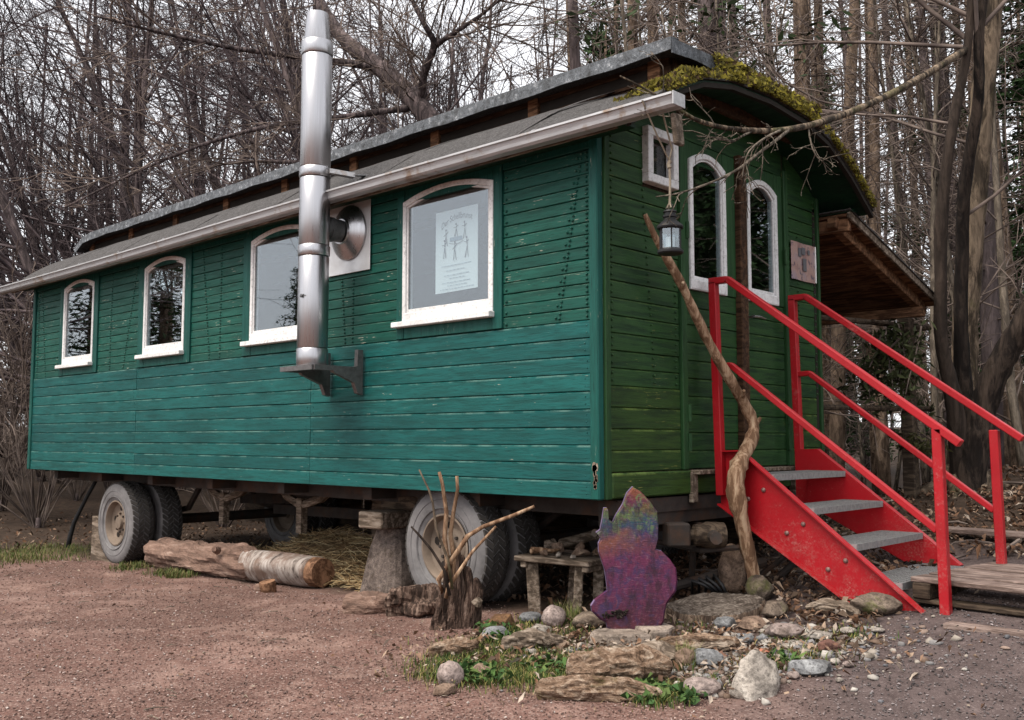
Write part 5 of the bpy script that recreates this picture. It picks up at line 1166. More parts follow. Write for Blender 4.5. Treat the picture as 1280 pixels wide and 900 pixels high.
def leaves(name, lab, x, y, z, s, cols, seed, up=.5):
    rg = np.random.default_rng(seed); n = len(x); a = rg.uniform(0, 6.28, n); tl = rg.normal(0, up, (n, 2))
    d = np.stack([np.cos(a), np.sin(a), tl[:, 0]], 1); e = np.stack([-np.sin(a), np.cos(a), tl[:, 1]], 1); cu = rg.normal(.25, .3, n)
    c0 = np.stack([x, y, z], 1); u = np.array([0, 0, 1.])
    P = [c0 - d * s[:, None], c0 + e * s[:, None] * .5 + u * (s * cu)[:, None], c0 + d * s[:, None] * .95 + u * (s * cu * .6)[:, None], c0 - e * s[:, None] * .5 + u * (s * cu * 1.2)[:, None], c0 + d * s[:, None] * .1]
    v = np.stack(P, 1).reshape(-1, 3); i = np.arange(n)[:, None] * 5
    f = np.concatenate([i + np.array([[0, 4, 1]]), i + np.array([[1, 4, 2]]), i + np.array([[2, 4, 3]]), i + np.array([[3, 4, 0]])])
    return tag(build_np(name, v, [f], MT['leaf'], cols=tint4(cols, 5)), lab, kind='stuff')
n = 34000; r_ = np.exp(rg.uniform(math.log(4.6), math.log(15), n)); a = np.where(rg.random(n) < .6, rg.uniform(rad(98), rad(127), n), rg.uniform(rad(127), rad(170), n)); x = 3.22 + r_ * np.cos(a); y = -4.05 + r_ * np.sin(a)
k = ((y > .75 + .2 * np.sin(5 * x)) & (x > -2.5) & ~((x > 1.2 - .1 * y) & (y < 2.3 + .2 * np.sin(4 * x)))) | (x < -7.6 - .3 * np.sin(2 * y)) | ((y > .45) & (y < 2.6) & (x > -7.6) & (x < 0)); x, y = x[k], y[k]; n = len(x)
pal3 = np.array([(.16, .085, .048), (.24, .15, .10), (.10, .055, .034), (.32, .23, .165), (.07, .045, .03), (.40, .33, .27)]); lc = pal3[rg.choice(6, n, p=[.26, .2, .22, .12, .15, .05])] * rg.uniform(.7, 1.15, (n, 1))
leaves('leaf_litter', 'brown dead leaves covering the forest floor', x, y, hgt(x, y) + .008 + .03 * rg.random(n), rg.uniform(.010, .032, n), lc, 24)
n = 1500; x = rg.normal(.35, .5, n); y = -.1 + rg.normal(0, .3, n) + (x - .4) * .4; lc = pal3[rg.choice(6, n)] * rg.uniform(.8, 1.2, (n, 1))
leaves('leaf_litter', 'scattered dead leaves and wood chips among the stones', x, y, hgt(x, y) + .01 + .03 * rg.random(n), rg.uniform(.010, .024, n), lc, 25)
n = 420; x = rg.uniform(-7, 2.4, n); y = rg.uniform(-2.8, .3, n); lc = np.array([(.45, .36, .28), (.20, .12, .08), (.12, .07, .05)])[rg.choice(3, n)] * rg.uniform(.5, 1.1, (n, 1))
leaves('leaf_litter', 'few pale leaf scraps blown on the gravel', x, y, hgt(x, y) + .006, rg.uniform(.008, .02, n), lc, 26, .2)

def blades(name, lab, x, y, h_, w_, cols, seed, droop=.6, mat='grass', z=None):
    rg = np.random.default_rng(seed); n = len(x); a = rg.uniform(0, 6.28, n); ln = rg.uniform(.1, droop, n) * h_
    d = np.stack([np.cos(a), np.sin(a)], 1); e = np.stack([-np.sin(a), np.cos(a)], 1) * w_[:, None]; z = hgt(x, y) - .005 if z is None else z
    def pt(t, s_, zz): 
        q = np.stack([x, y], 1) + d * (ln * t)[:, None] + e * s_; return np.concatenate([q, (z + h_ * zz)[:, None]], 1)
    v = np.stack([pt(0, -1, 0), pt(0, 1, 0), pt(.35, -.8, .55), pt(.35, .8, .55), pt(1, 0, .92)], 1).reshape(-1, 3); i = np.arange(n)[:, None] * 5
    return tag(build_np(name, v, [i + np.array([[0, 1, 3, 2]]), i + np.array([[2, 3, 4]])], MT[mat], cols=tint4(cols, 5)), lab, kind='stuff')
def patch(cs, n, rg): 
    k = rg.choice(len(cs), n, p=np.array([c_[3] for c_ in cs]) / sum(c_[3] for c_ in cs)); C_ = np.array([c_[:3] for c_ in cs])[k]
    return C_[:, 0] + rg.normal(0, 1, n) * C_[:, 2], C_[:, 1] + rg.normal(0, 1, n) * C_[:, 2]
GP = [(-.25, -.85, .10, 2), (-.12, -.92, .09, 3), (.05, -.88, .10, 4), (.20, -.72, .09, 3), (.05, -.62, .10, 3), (.25, -.5, .08, 2), (.10, -.40, .08, 2), (-.35, -.30, .10, 2), (-.50, -.1, .08, 2), (-.2, .0, .08, 1), (.72, -.55, .06, 3), (.80, -.68, .06, 3), (.62, -.62, .05, 2), (.64, -.20, .035, 3), (.85, -.40, .05, 1), (.95, -.05, .06, 1), (1.05, .1, .08, 1), (.9, .35, .07, 1), (1.1, .5, .06, 1), (-.35, .18, .05, 1.5), (.35, .3, .06, .6), (-.42, -.58, .08, 2)]
x, y = patch(GP + [(-.1, -.7, .16, 6), (.15, -.62, .14, 5), (-.3, -.55, .14, 4), (.35, -.42, .1, 2)], 14000, rg); n = len(x); gc = np.array([(.055, .10, .018), (.13, .155, .03), (.30, .25, .09), (.035, .065, .015)])[rg.choice(4, n, p=[.32, .26, .22, .20])] * rg.uniform(.7, 1.2, (n, 1))
blades('grass', 'short green and straw coloured grass among the rocks', x, y, rg.uniform(.015, .055, n), rg.uniform(.0015, .003, n), gc, 27, 1.0)
x, y = patch([(.64, -.19, .025, 2), (.60, -.15, .02, 1), (-.45, .22, .03, 1), (-.33, .16, .02, 1)], 340, rg); n = len(x); gc = np.array([(.30, .28, .12), (.14, .18, .04)])[rg.choice(2, n)] * rg.uniform(.7, 1.1, (n, 1))
blades('grass', 'tall dry grass tufts beside the white round stone', x, y, rg.uniform(.06, .13, n), rg.uniform(.0012, .0022, n), gc, 28, .6)
x, y = patch([(-7.2, -.2, .3, 2), (-7.7, .1, .3, 2), (-6.7, -.3, .2, 1), (-7.9, -.5, .3, 1), (-5.3, .0, .08, 1), (-4.7, .02, .08, 1), (-4.45, .02, .06, 1)], 3200, rg); n = len(x); gc = np.array([(.06, .10, .02), (.11, .13, .03), (.20, .17, .07)])[rg.choice(3, n)] * rg.uniform(.7, 1.2, (n, 1))
blades('grass', 'thin green grass strip behind the rear wheel and along the log', x, y, rg.uniform(.02, .075, n), rg.uniform(.002, .004, n), gc, 29, .9)
x, y = patch([(.1, -.6, .25, 3), (-.2, -.6, .18, 2), (.5, -.35, .2, 2), (.95, .25, .2, 1), (.8, -.2, .15, 1)], 4200, rg); n = len(x); gc = np.array([(.26, .19, .10), (.16, .11, .06), (.34, .27, .16), (.10, .07, .04)])[rg.choice(4, n)] * rg.uniform(.6, 1.1, (n, 1))
blades('dry_thatch', 'flattened dry grass thatch between the stones', x, y, rg.uniform(.008, .022, n), rg.uniform(.0012, .0024, n), gc, 31, 3.2)
# broad-leaved weeds
x, y = patch([(.76, -.66, .05, 3), (.70, -.60, .04, 2), (.03, -.93, .07, 3), (-.14, -.82, .05, 2), (-.42, -.33, .05, 1.5), (.12, -.55, .06, 1.5), (.93, -.62, .025, 1), (1.02, .02, .03, .7), (-.6, -.2, .05, 1)], 800, rg); n = len(x); lc = np.array([(.035, .085, .022), (.06, .12, .028), (.10, .15, .04)])[rg.choice(3, n)] * rg.uniform(.8, 1.2, (n, 1))
tag(leaves('weeds', 'low broad-leaved green weeds between the stones', x, y, hgt(x, y) + .012 + .03 * rg.random(n), rg.uniform(.012, .028, n), lc, 30, .6))
# straw heap under the wagon
n = 7000; x = rg.uniform(-5.3, -2.1, n); y = np.clip(rg.normal(.95, .38, n), .35, 2.0)
hp = .36 * np.exp(-((x + 3.75) / .62) ** 2 - ((y - .95) / .42) ** 2) + .20 * np.exp(-((x + 2.9) / .5) ** 2 - ((y - .9) / .4) ** 2) + .10 * np.exp(-((x + 4.9) / .35) ** 2 - ((y - .9) / .3) ** 2)
z = hgt(x, y) + hp * rg.random(n) ** .4 + .015; a = rg.uniform(0, 6.28, n); L_ = rg.uniform(.04, .13, n); el = rg.normal(0, .28, n)
d = np.stack([np.cos(a), np.sin(a), el], 1) * L_[:, None]; e = np.stack([-np.sin(a), np.cos(a), np.zeros(n)], 1) * .0028; c0 = np.stack([x, y, z], 1); u = np.array([0, 0, .0028])
v = np.stack([c0 - d + e, c0 - d - e, c0 - d + u, c0 + d + e, c0 + d - e, c0 + d + u], 1).reshape(-1, 3); i = np.arange(n)[:, None] * 6
sc_ = np.array([(.52, .37, .19), (.40, .27, .13), (.26, .16, .08), (.60, .48, .28)])[rg.choice(4, n)] * rg.uniform(.6, 1.1, (n, 1))
tag(build_np('straw', v, [np.concatenate([i + np.array([[0, 3, 4, 1]]), i + np.array([[1, 4, 5, 2]]), i + np.array([[2, 5, 3, 0]])])], MT['straw'], cols=tint4(sc_, 6)), 'loose heap of straw under the wagon between the wheels', kind='stuff')
xs_ = np.linspace(-5.4, -2.0, 60); ys_ = np.linspace(.3, 1.9, 30); X, Y = np.meshgrid(xs_, ys_, indexing='ij'); Zh = hgt(X, Y) - .03 + .33 * np.exp(-((X + 3.75) / .62) ** 2 - ((Y - .95) / .42) ** 2) + .18 * np.exp(-((X + 2.9) / .5) ** 2 - ((Y - .9) / .4) ** 2) + .09 * np.exp(-((X + 4.9) / .35) ** 2 - ((Y - .9) / .3) ** 2)
i = np.arange(59)[:, None] * 30; j = np.arange(29)[None]
tag(build_np('straw', np.stack([X, Y, Zh], -1).reshape(-1, 3), [np.stack([i + j, i + 30 + j, i + 31 + j, i + j + 1], -1).reshape(-1, 4)], plain('packed_straw', (.13, .085, .045), .95, .5, 30, .6), smooth=True), 'packed brown straw bed under the wagon', kind='stuff')

# ------------------------------------------------------------------ trees
class Tree:
    def __init__(s, seed): s.rg = np.random.default_rng(seed); s.tr = MB(); s.cr = MB(); s.nv = []; s.nc = []
    def path(s, p, d, L, n, wander, pull):
        rg = s.rg; P = [np.array(p, float)]; d = np.array(d, float); d /= np.linalg.norm(d)
        for i in range(n):
            d = d + rg.normal(0, wander, 3) + np.array(pull) * (1 / n); d /= np.linalg.norm(d); P.append(P[-1] + d * L / n)
        return np.array(P)
    def side_dir(s, t, ang, az=None):
        rg = s.rg; t = t / np.linalg.norm(t); r_ = np.array([1., 0, 0]) if abs(t[0]) < .8 else np.array([0, 1., 0]); a = np.cross(t, r_); a /= np.linalg.norm(a); b = np.cross(t, a)
        az = rg.uniform(0, 6.283) if az is None else az; return t * math.cos(ang) + (a * math.cos(az) + b * math.sin(az)) * math.sin(ang)
    def branch(s, p, d, L, r, lev, cfg):
        n, wander, pull, sides, kids, kr, kang, rmin = cfg[lev]
        P = s.path(p, d, L, n, wander, pull); s.cr.tube(P, np.linspace(r, max(r * .35, rmin), n + 1), sides, cap=False)
        if lev + 1 < len(cfg):
            rg = s.rg
            for k in range(int(round(kids * (.7 + .6 * rg.random())))):
                t = rg.uniform(.18, 1.); f_ = t * n; i = min(int(f_), n - 1); q = P[i] + (P[i + 1] - P[i]) * (f_ - i)
                s.branch(q, s.side_dir(P[i + 1] - P[i], rg.normal(kang, .2)), L * kr * rg.uniform(.55, 1.15) * (1.15 - .55 * t), max(r * (1 - .6 * t) * .55, rmin), lev + 1, cfg)
    def sprigs(s, P, n, size, spread, green):
        rg = s.rg; k = rg.uniform(0, len(P) - 1.001, n); i = k.astype(int); q = P[i] + (P[i + 1] - P[i]) * (k - i)[:, None] + rg.normal(0, spread, (n, 3)) * np.array([1, 1, .6])
        s.nv.append((q, rg.uniform(.6, 1.3, n) * size)); s.nc.append(np.array(green)[None] * rg.uniform(.45, 1.35, (n, 1)))
    def finish(s, name, label, cat, mats, crown='branches'):
        o = thing(name, label, cat); s.tr.build('trunk', MT[mats[0]], o, smooth=True); s.cr.build(crown, MT[mats[1]], o, smooth=True)
        if s.nv:
            q = np.concatenate([a for a, b in s.nv]); z = np.concatenate([b for a, b in s.nv]); c = np.concatenate(s.nc); n = len(q); rg = s.rg
            d = rg.normal(0, 1, (n, 3)) * np.array([1, 1, .55]); d /= np.linalg.norm(d, axis=1)[:, None]; e = np.cross(d, rg.normal(0, 1, (n, 3))); e /= np.linalg.norm(e, axis=1)[:, None]
            v = np.stack([q - d * z[:, None] * .5, q + e * z[:, None] * .16, q + d * z[:, None] * .5, q - e * z[:, None] * .16], 1).reshape(-1, 3)
            build_np('foliage', v, [np.arange(4 * n).reshape(-1, 4)], MT['needles'], o, cols=tint4(c, 4))
        return o
def bare_tree(seed, Ht, r0, npri, low=.12):
    t = Tree(seed); rg = t.rg; P = t.path((0, 0, -.15), (rg.normal(0, .04), rg.normal(0, .04), 1), Ht, 10, .05, (0, 0, .15)); t.tr.tube(P, np.linspace(r0, r0 * .22, 11), 9, wob=.05, rng=rg)
    cfg = [(6, .065, (0, 0, .10), 4, 8, .46, .62, .007), (4, .08, (0, 0, .05), 3, 4.2, .55, .55, .0038), (2, .08, (0, 0, .0), 3, 0, 0, 0, .0026)]
    for k in range(npri):
        f_ = rg.uniform(low, .98) * 10; i = min(int(f_), 9); q = P[i] + (P[i + 1] - P[i]) * (f_ - i); L = (1.2 + Ht * .30 * (1.05 - f_ / 10)) * rg.uniform(.6, 1.2)
        d0 = t.side_dir(P[i + 1] - P[i], rg.normal(.95, .25)); d0 = d0 + np.array([rg.uniform(.1, .9), 0, 0]) + np.array([0, 0, .15]); t.branch(q, d0, L * 1.2, r0 * .24 * (1.1 - f_ / 10) + .008, 0, cfg)
    return t
def pine_tree(seed, Ht, r0, npri, green=0, top=.95):
    t = Tree(seed); rg = t.rg; P = t.path((0, 0, -.15), (rg.normal(0, .015), rg.normal(0, .015), 1), Ht, 10, .012, (0, 0, .1)); t.tr.tube(P, np.linspace(r0, r0 * .4, 11), 10, wob=.05, rng=rg)
    cfg = [(4, .16, (0, 0, -.12), 3, 5, .42, .85, .0042), (3, .2, (0, 0, 0), 3, 2.2, .5, .8, .003), (2, .15, (0, 0, 0), 3, 0, 0, 0, .0022)]
    for k in range(npri):
        f_ = rg.uniform(.10, top) * 10; i = min(int(f_), 9); q = P[i] + (P[i + 1] - P[i]) * (f_ - i); L = rg.uniform(.5, 1.9)
        d = t.side_dir(P[i + 1] - P[i], rg.normal(1.45, .2)); t.branch(q, d, L, rg.uniform(.006, .013), 0, cfg)
        if green and rg.random() < green: PP = np.array([q + d * L * u for u in (.3, .6, .9)]); t.sprigs(PP, 60, .13, .17, (.030, .052, .017))
    return t
def spruce_tree(seed, Ht, r0, rad0, low=.06, dens=1.):
    t = Tree(seed); rg = t.rg; P = t.path((0, 0, -.15), (0, 0, 1), Ht, 10, .008, (0, 0, .1)); t.tr.tube(P, np.linspace(r0, .02, 11), 9)
    z = Ht * low
    while z < Ht * .98:
        L0 = rad0 * (1 - z / Ht) ** .8 + .12
        for k in range(rg.integers(4, 7)):
            a = rg.uniform(0, 6.28); L = L0 * rg.uniform(.7, 1.15); q = np.array([0, 0, z + rg.uniform(-.12, .12)]); PP = t.path(q, (math.cos(a), math.sin(a), .12), L, 4, .06, (0, 0, -.45)); t.cr.tube(PP, np.linspace(.018, .006, 5), 3, cap=False)
            t.sprigs(PP, int((26 + 40 * L) * dens * 1.7), .17, .10 + .05 * L, (.034, .075, .022))
        z += rg.uniform(.22, .36)
    return t
OUT = (0, 0, -50)
bare_lab = 'thin bare deciduous tree in the leaning thicket behind the wagon'
pine_lab = 'straight forest trunk bristling with dead twigs behind the stairs'
spr_lab = 'dark green spruce standing among the bare forest trunks'
protoB = [bare_tree(100 + k, 11 + k % 3, .075 + .014 * (k % 4), 38).finish('bare_tree', bare_lab, 'tree', ('bark_grey', 'twig_grey'), 'branches') for k in range(6)]
protoP = [pine_tree(200 + k, 14, .085 + .018 * (k % 4), 110, .25 if k % 2 else .0).finish('pine_tree', pine_lab, 'tree', ('bark_pine' if k % 3 else 'bark_grey', 'twig'), 'branches') for k in range(5)]
protoS = [spruce_tree(300 + k, 10 + 2 * k, .14, 2.0 + .3 * k, .05).finish('spruce_tree', spr_lab, 'tree', ('bark_pine', 'twig'), 'branches') for k in range(2)]
protoT = spruce_tree(310, 10, .14, 2.0, .05, .22).finish('spruce_tree', spr_lab, 'tree', ('bark_pine', 'twig'), 'branches')
used = set()
def plant(proto, x, y, yaw, lean=0., lean_dir=0., sc=1., label=None, group=None):
    z = H(x, y) + (0.012 * max(0, math.hypot(x + 2, y) - 14))
    Rt = Matrix.Rotation(lean_dir, 4, 'Z') @ Matrix.Rotation(lean, 4, 'Y') @ Matrix.Rotation(-lean_dir, 4, 'Z') @ Matrix.Rotation(yaw, 4, 'Z')
    e = Rt.to_euler()
    if proto.name not in used:
        used.add(proto.name); o = proto; o.location = (x, y, z); o.rotation_euler = e; o.scale = (sc,) * 3
        if label: o['label'] = label
    else: o = dup(proto, (x, y, z), e, sc, label)
    if group: o['group'] = group
    return o
fr = np.random.default_rng(55); LEFT = math.atan2(-.690, -.724)
cell_ = 1.75
for gx_ in np.arange(-34, 8, cell_):
    for gy_ in np.arange(3.2, 36, cell_):
        x = gx_ + fr.uniform(-.75, .75); y = gy_ + fr.uniform(-.75, .75); dx, dy = x - 3.22, y + 4.05; dist = math.hypot(dx, dy); az = math.degrees(math.atan2(dy, dx))
        if dist > 28 or az < 103 or az > 166 or dist < 9.5: continue
        if (-9 < x < .9 and y < 4.3) or (x > -3.5 and y < 4.6) or math.hypot(x - .35, y - 4.4) < 1.0: continue
        if dist > 20 and fr.random() < .35: continue
        if az > 131:
            if fr.random() < .08: continue
            plant(protoB[fr.integers(6)], x, y, LEFT + fr.normal(0, .5), rad(fr.uniform(6, 24)), LEFT + fr.normal(0, .3), fr.uniform(.8, 1.15), bare_lab, 'bare trees of the thicket')
        elif az > 126 and fr.random() < .5:
            plant(protoB[fr.integers(6)], x, y, fr.uniform(0, 6.28), rad(fr.uniform(0, 7)), LEFT, fr.uniform(.8, 1.1), bare_lab, 'bare trees of the thicket')
        else:
            if fr.random() < .11 and dist > 11: plant(protoS[fr.integers(2)], x, y, fr.uniform(0, 6.28), 0, 0, fr.uniform(.75, 1.1), spr_lab, 'spruces of the forest')
            else: plant(protoP[fr.integers(5)], x, y, fr.uniform(0, 6.28), rad(fr.uniform(0, 3)), fr.uniform(0, 6.28), fr.uniform(.8, 1.2), pine_lab, 'forest trunks with dead twigs')
# spruces opposite the long wall, seen mirrored in its windows
for x, y, s_, lab in ((-16.6, -4.4, .95, 'spruce mirrored in the far left window of the wagon'), (-14.2, -4.7, .85, 'spruce mirrored in the second window of the wagon'), (-9.6, -4.55, .38, 'young spruce mirrored in the third window behind the stove pipe'), (-19.5, -7.5, 1.05, 'tall spruce standing behind the mirrored spruces'), (-21.5, -3.0, 1.0, 'spruce at the far end of the mirrored row')):
    plant(protoT, x, y, x, 0, 0, s_, lab, 'spruces along the drive')
# trees right of the drive, seen mirrored in the door panes
mir_lab = 'forest tree right of the drive mirrored in the door panes'
for k, (x, y) in enumerate([(3.6, 7.5), (4.6, 9.2), (5.8, 8.0), (6.4, 10.8), (7.6, 9.4), (5.0, 12.0), (8.4, 12.2), (9.4, 10.2), (7.2, 14.0), (4.2, 14.0), (10.6, 13.4), (6.0, 6.6)]):
    plant(protoP[k % 5] if k % 3 else protoS[k % 2], x, y, k * 1.3, 0, 0, .9 + .02 * k, mir_lab, 'trees mirrored in the doors')
# near multi-stemmed tree right of the stairs
def spline(P, m):
    P = np.array(P, float); t = np.linspace(0, 1, len(P)); tt = np.linspace(0, 1, m); Q = np.stack([np.interp(tt, t, P[:, i]) for i in range(3)], 1)
    for _ in range(3): Q[1:-1] = .25 * Q[:-2] + .5 * Q[1:-1] + .25 * Q[2:]
    return Q
nt_ = thing('near_tree', 'dark multi-stemmed tree behind the handrails with a long branch over the roof edge', 'tree', (.33, 4.35, .62))
STEMS = [([(.316, 4.312, .55), (.338, 4.227, .996), (.346, 4.13, 1.317), (.32, 4.073, 1.606), (.285, 4.008, 1.895), (.316, 4.002, 2.215), (.332, 3.967, 2.665), (.38, 3.963, 3.114), (.439, 3.976, 3.499), (.486, 4.053, 3.837), (.526, 4.129, 4.114), (.564, 4.137, 4.374), (.608, 4.128, 4.829), (.7, 4.1, 5.8)], (.10, .052, .048, .036, .03), 'bark_dark'),
 ([(.298, 4.435, .55), (.339, 4.422, 1.126), (.313, 4.415, 1.59), (.306, 4.426, 2.059), (.35, 4.409, 2.592), (.394, 4.33, 3.046), (.476, 4.296, 3.429), (.558, 4.271, 3.741), (.607, 4.214, 4.049), (.611, 4.182, 4.374), (.697, 4.214, 4.829), (.8, 4.3, 5.8)], (.10, .056, .05, .04, .035), 'bark_dark'),
 ([(.357, 4.283, .55), (.427, 4.25, .932), (.485, 4.273, 1.221), (.578, 4.261, 1.507), (.701, 4.281, 1.758), (.846, 4.257, 1.968), (1.078, 4.297, 2.357), (1.243, 4.392, 2.913), (1.4, 4.5, 3.8)], (.13, .11, .10, .09, .08), 'bark_dark'),
 ([(.192, 4.612, .5), (.23, 4.718, 1.265), (.213, 4.772, 1.888), (.303, 4.758, 2.786), (.387, 4.761, 3.476), (.465, 4.759, 4.167), (.59, 4.778, 5.064), (.65, 4.8, 7.0)], (.14, .11, .105, .095, .08), 'bark_moss')]
for P, r_, m_ in STEMS:
    Q = spline(P, 40); rr_ = np.interp(np.linspace(0, 1, 40), np.linspace(0, 1, len(r_)), r_); MB().tube(Q, rr_, 12, wob=.05, rng=R).build('trunk', MT[m_], nt_, smooth=True)
for k in range(7):
    a = k * .9 + .3; MB().tube([(.30 + .08 * math.cos(a), 4.38 + .08 * math.sin(a), .80), (.30 + .22 * math.cos(a), 4.38 + .22 * math.sin(a), .67), (.30 + .5 * math.cos(a + .1), 4.38 + .5 * math.sin(a + .1), H(.3 + .5 * math.cos(a), 4.38 + .5 * math.sin(a)) - .02)], [.09, .06, .02], 8, wob=.08, rng=R).build('root', MT['bark_moss'], nt_, smooth=True)
BRS = [([(.532, 4.122, 4.231), (.541, 3.344, 3.826), (.531, 2.678, 3.499), (.533, 1.889, 3.135), (.572, 1.258, 2.909), (.627, .907, 2.792), (.642, .653, 2.72), (.62, .36, 2.666), (.595, .132, 2.644), (.584, -.018, 2.647), (.567, -.109, 2.689), (.501, -.248, 2.754), (.436, -.384, 2.801)], .028, .004),
 ([(.627, .907, 2.792), (.664, .744, 2.706), (.679, .497, 2.569), (.659, .286, 2.424), (.591, .093, 2.329), (.515, -.042, 2.273), (.472, -.15, 2.249)], .011, .003),
 ([(.642, .787, 2.76), (.69, .565, 2.668), (.691, .436, 2.596), (.709, .322, 2.525), (.691, .312, 2.465), (.681, .31, 2.395)], .007, .0025),
 ([(.63, .506, 2.694), (.638, .371, 2.63), (.604, .346, 2.60), (.61, .22, 2.599), (.527, .141, 2.603)], .007, .0025),
 ([(.572, 1.258, 2.909), (.621, 1.176, 2.822), (.673, 1.098, 2.723), (.693, 1.123, 2.664), (.718, 1.15, 2.641)], .006, .0022)]
Tt = Tree(900); rg = Tt.rg
for b_, (P, r0, r1) in enumerate(BRS):
    Q = spline(P, 24); MB().tube(Q, np.linspace(r0, r1, 24) * (1 + .08 * np.sin(np.arange(24) * 2.1)), 8, wob=.06, rng=R).build('branch', MT['twig_pale' if b_ else 'bark_moss'], nt_, smooth=True)
    cfg = [(5, .22, (0, 0, -.1), 4, 4, .4, .8, .0022), (3, .2, (0, 0, 0), 3, 0, 0, 0, .0018)]
    for k in range(16 if b_ == 0 else 7):
        i = rg.integers(11 if b_ == 0 else 4, 23); Tt.branch(Q[i], Tt.side_dir(Q[min(i + 1, 23)] - Q[i - 1], rg.normal(.8, .25)), rg.uniform(.08, .26), .0036, 0, cfg)
Tt.cr.build('branch_twigs', MT['twig_pale'], nt_, smooth=True)['kind'] = 'stuff'; Tt = Tree(902); rg = Tt.rg
cfgN = [(7, .17, (0, 0, .12), 5, 10, .45, .75, .005), (4, .14, (0, 0, .03), 3, 5, .5, .75, .0032), (2, .12, (0, 0, 0), 3, 0, 0, 0, .0024)]
for q, d, L, r_ in (((.56, 4.15, 4.3), (-.6, -.2, .55), 3.0, .035), ((.6, 4.2, 4.3), (.2, -.5, .8), 2.5, .03), ((.55, 4.13, 4.25), (-.9, .1, .25), 3.2, .03), ((.62, 4.2, 4.4), (.6, .3, .6), 2.5, .03), ((.35, 4.4, 2.9), (.8, .3, .5), 2.2, .025), ((.40, 4.76, 3.6), (-.7, -.1, .5), 2.6, .025), ((.7, 4.28, 1.8), (.6, -.3, .8), 1.8, .022), ((.5, 4.76, 4.4), (-.5, .5, .6), 2.6, .025), ((.45, 4.0, 3.6), (-.8, -.5, .35), 2.4, .022), ((.58, 4.15, 4.5), (-.85, -.45, .35), 3.4, .03)):
    Tt.branch(np.array(q), np.array(d), L, r_ * .65, 0, cfgN)
tag(Tt.cr.build('twigs', MT['twig'], nt_, smooth=True), kind='stuff')
# limb tree behind the roof
lt = thing('limb_tree', 'old tree behind the roof with one thick limb slanting up left beside the stove pipe', 'tree', (-4.9, 5.4, 0))
LM = [([(-4.9, 5.4, -.1), (-4.95, 5.3, 1.5), (-5.1, 5.05, 3.0), (-5.4, 4.75, 4.0), (-5.84, 4.27, 4.87), (-6.11, 4.16, 5.22), (-6.51, 4.09, 5.68), (-6.96, 3.98, 6.09), (-7.39, 3.9, 6.41), (-7.79, 3.85, 6.8), (-8.14, 3.82, 7.3), (-8.44, 3.8, 8.12)], .20, .07), ([(-6.27, 4.16, 5.42), (-6.02, 4.01, 5.74), (-5.69, 3.92, 5.99), (-5.69, 3.72, 6.18), (-5.81, 3.56, 6.58)], .06, .025), ([(-6.93, 4.02, 6.04), (-7.09, 3.68, 6.04), (-7.44, 3.16, 6.08), (-7.82, 2.43, 6.08), (-8.16, 1.73, 6.14), (-8.62, .91, 6.28)], .055, .015), ([(-5.69, 3.92, 5.99), (-5.41, 4.0, 6.09), (-5.09, 4.1, 6.23), (-4.78, 4.2, 6.41)], .035, .015), ([(-6.35, 4.09, 5.37), (-6.59, 3.69, 5.27), (-7.01, 3.12, 5.13), (-7.42, 2.57, 5.01), (-7.9, 1.96, 4.74), (-8.37, 1.36, 4.36), (-9.04, .78, 3.92)], .045, .01),
      ([(-5.6, 4.5, 4.4), (-6.2, 3.9, 4.55), (-7.0, 3.3, 4.6), (-8.2, 2.7, 4.75), (-9.4, 2.3, 4.7)], .05, .012), ([(-5.3, 4.8, 3.7), (-6.3, 4.4, 4.0), (-7.6, 3.9, 4.05), (-9.0, 3.5, 4.3), (-10.3, 3.2, 4.25)], .05, .012)]
Tt = Tree(901); rg = Tt.rg
for b_, (P, r0, r1) in enumerate(LM):
    Q = spline(P, 28); MB().tube(Q, np.linspace(r0, r1, 28) * (1 + .05 * np.sin(np.arange(28) * 1.7)), 10, wob=.05, rng=R).build('trunk' if b_ == 0 else 'branch', MT['bark_grey'], lt, smooth=True)
    for k in range(22 if b_ == 0 else 14):
        i = rg.integers(12 if b_ == 0 else 3, 27); Tt.branch(Q[i], Tt.side_dir(Q[min(i + 1, 27)] - Q[i - 1], rg.normal(.85, .25)), rg.uniform(.7, 2.2), .012, 0, cfgN)
tag(Tt.cr.build('twigs', MT['twig'], lt, smooth=True), kind='stuff')
# bare shrubs at the rear and saplings
def shrub(seed, Hs, ns):
    t = Tree(seed); rg = t.rg; cfg = [(6, .10, (0, 0, -.15), 4, 8, .42, .6, .006), (4, .16, (0, 0, 0), 3, 3.5, .5, .7, .0045), (2, .12, (0, 0, 0), 3, 0, 0, 0, .0035)]
    t.tr.tube([(0, 0, -.1), (0, 0, .12)], [.05, .03], 7)
    for k in range(ns): a = rg.uniform(0, 6.28); t.branch((.06 * math.cos(a), .06 * math.sin(a), 0), (math.cos(a) * rg.uniform(.1, .7), math.sin(a) * rg.uniform(.1, .7), 1), Hs * rg.uniform(.6, 1.1), .010, 0, cfg)
    return t
shrub_lab = 'bare twiggy brown shrub of the undergrowth behind the rear of the wagon'
protoH = [shrub(400 + k, 2.6 + .4 * k, 15).finish('bare_shrub', shrub_lab, 'shrub', ('bark_grey', 'twig'), 'branches') for k in range(3)]
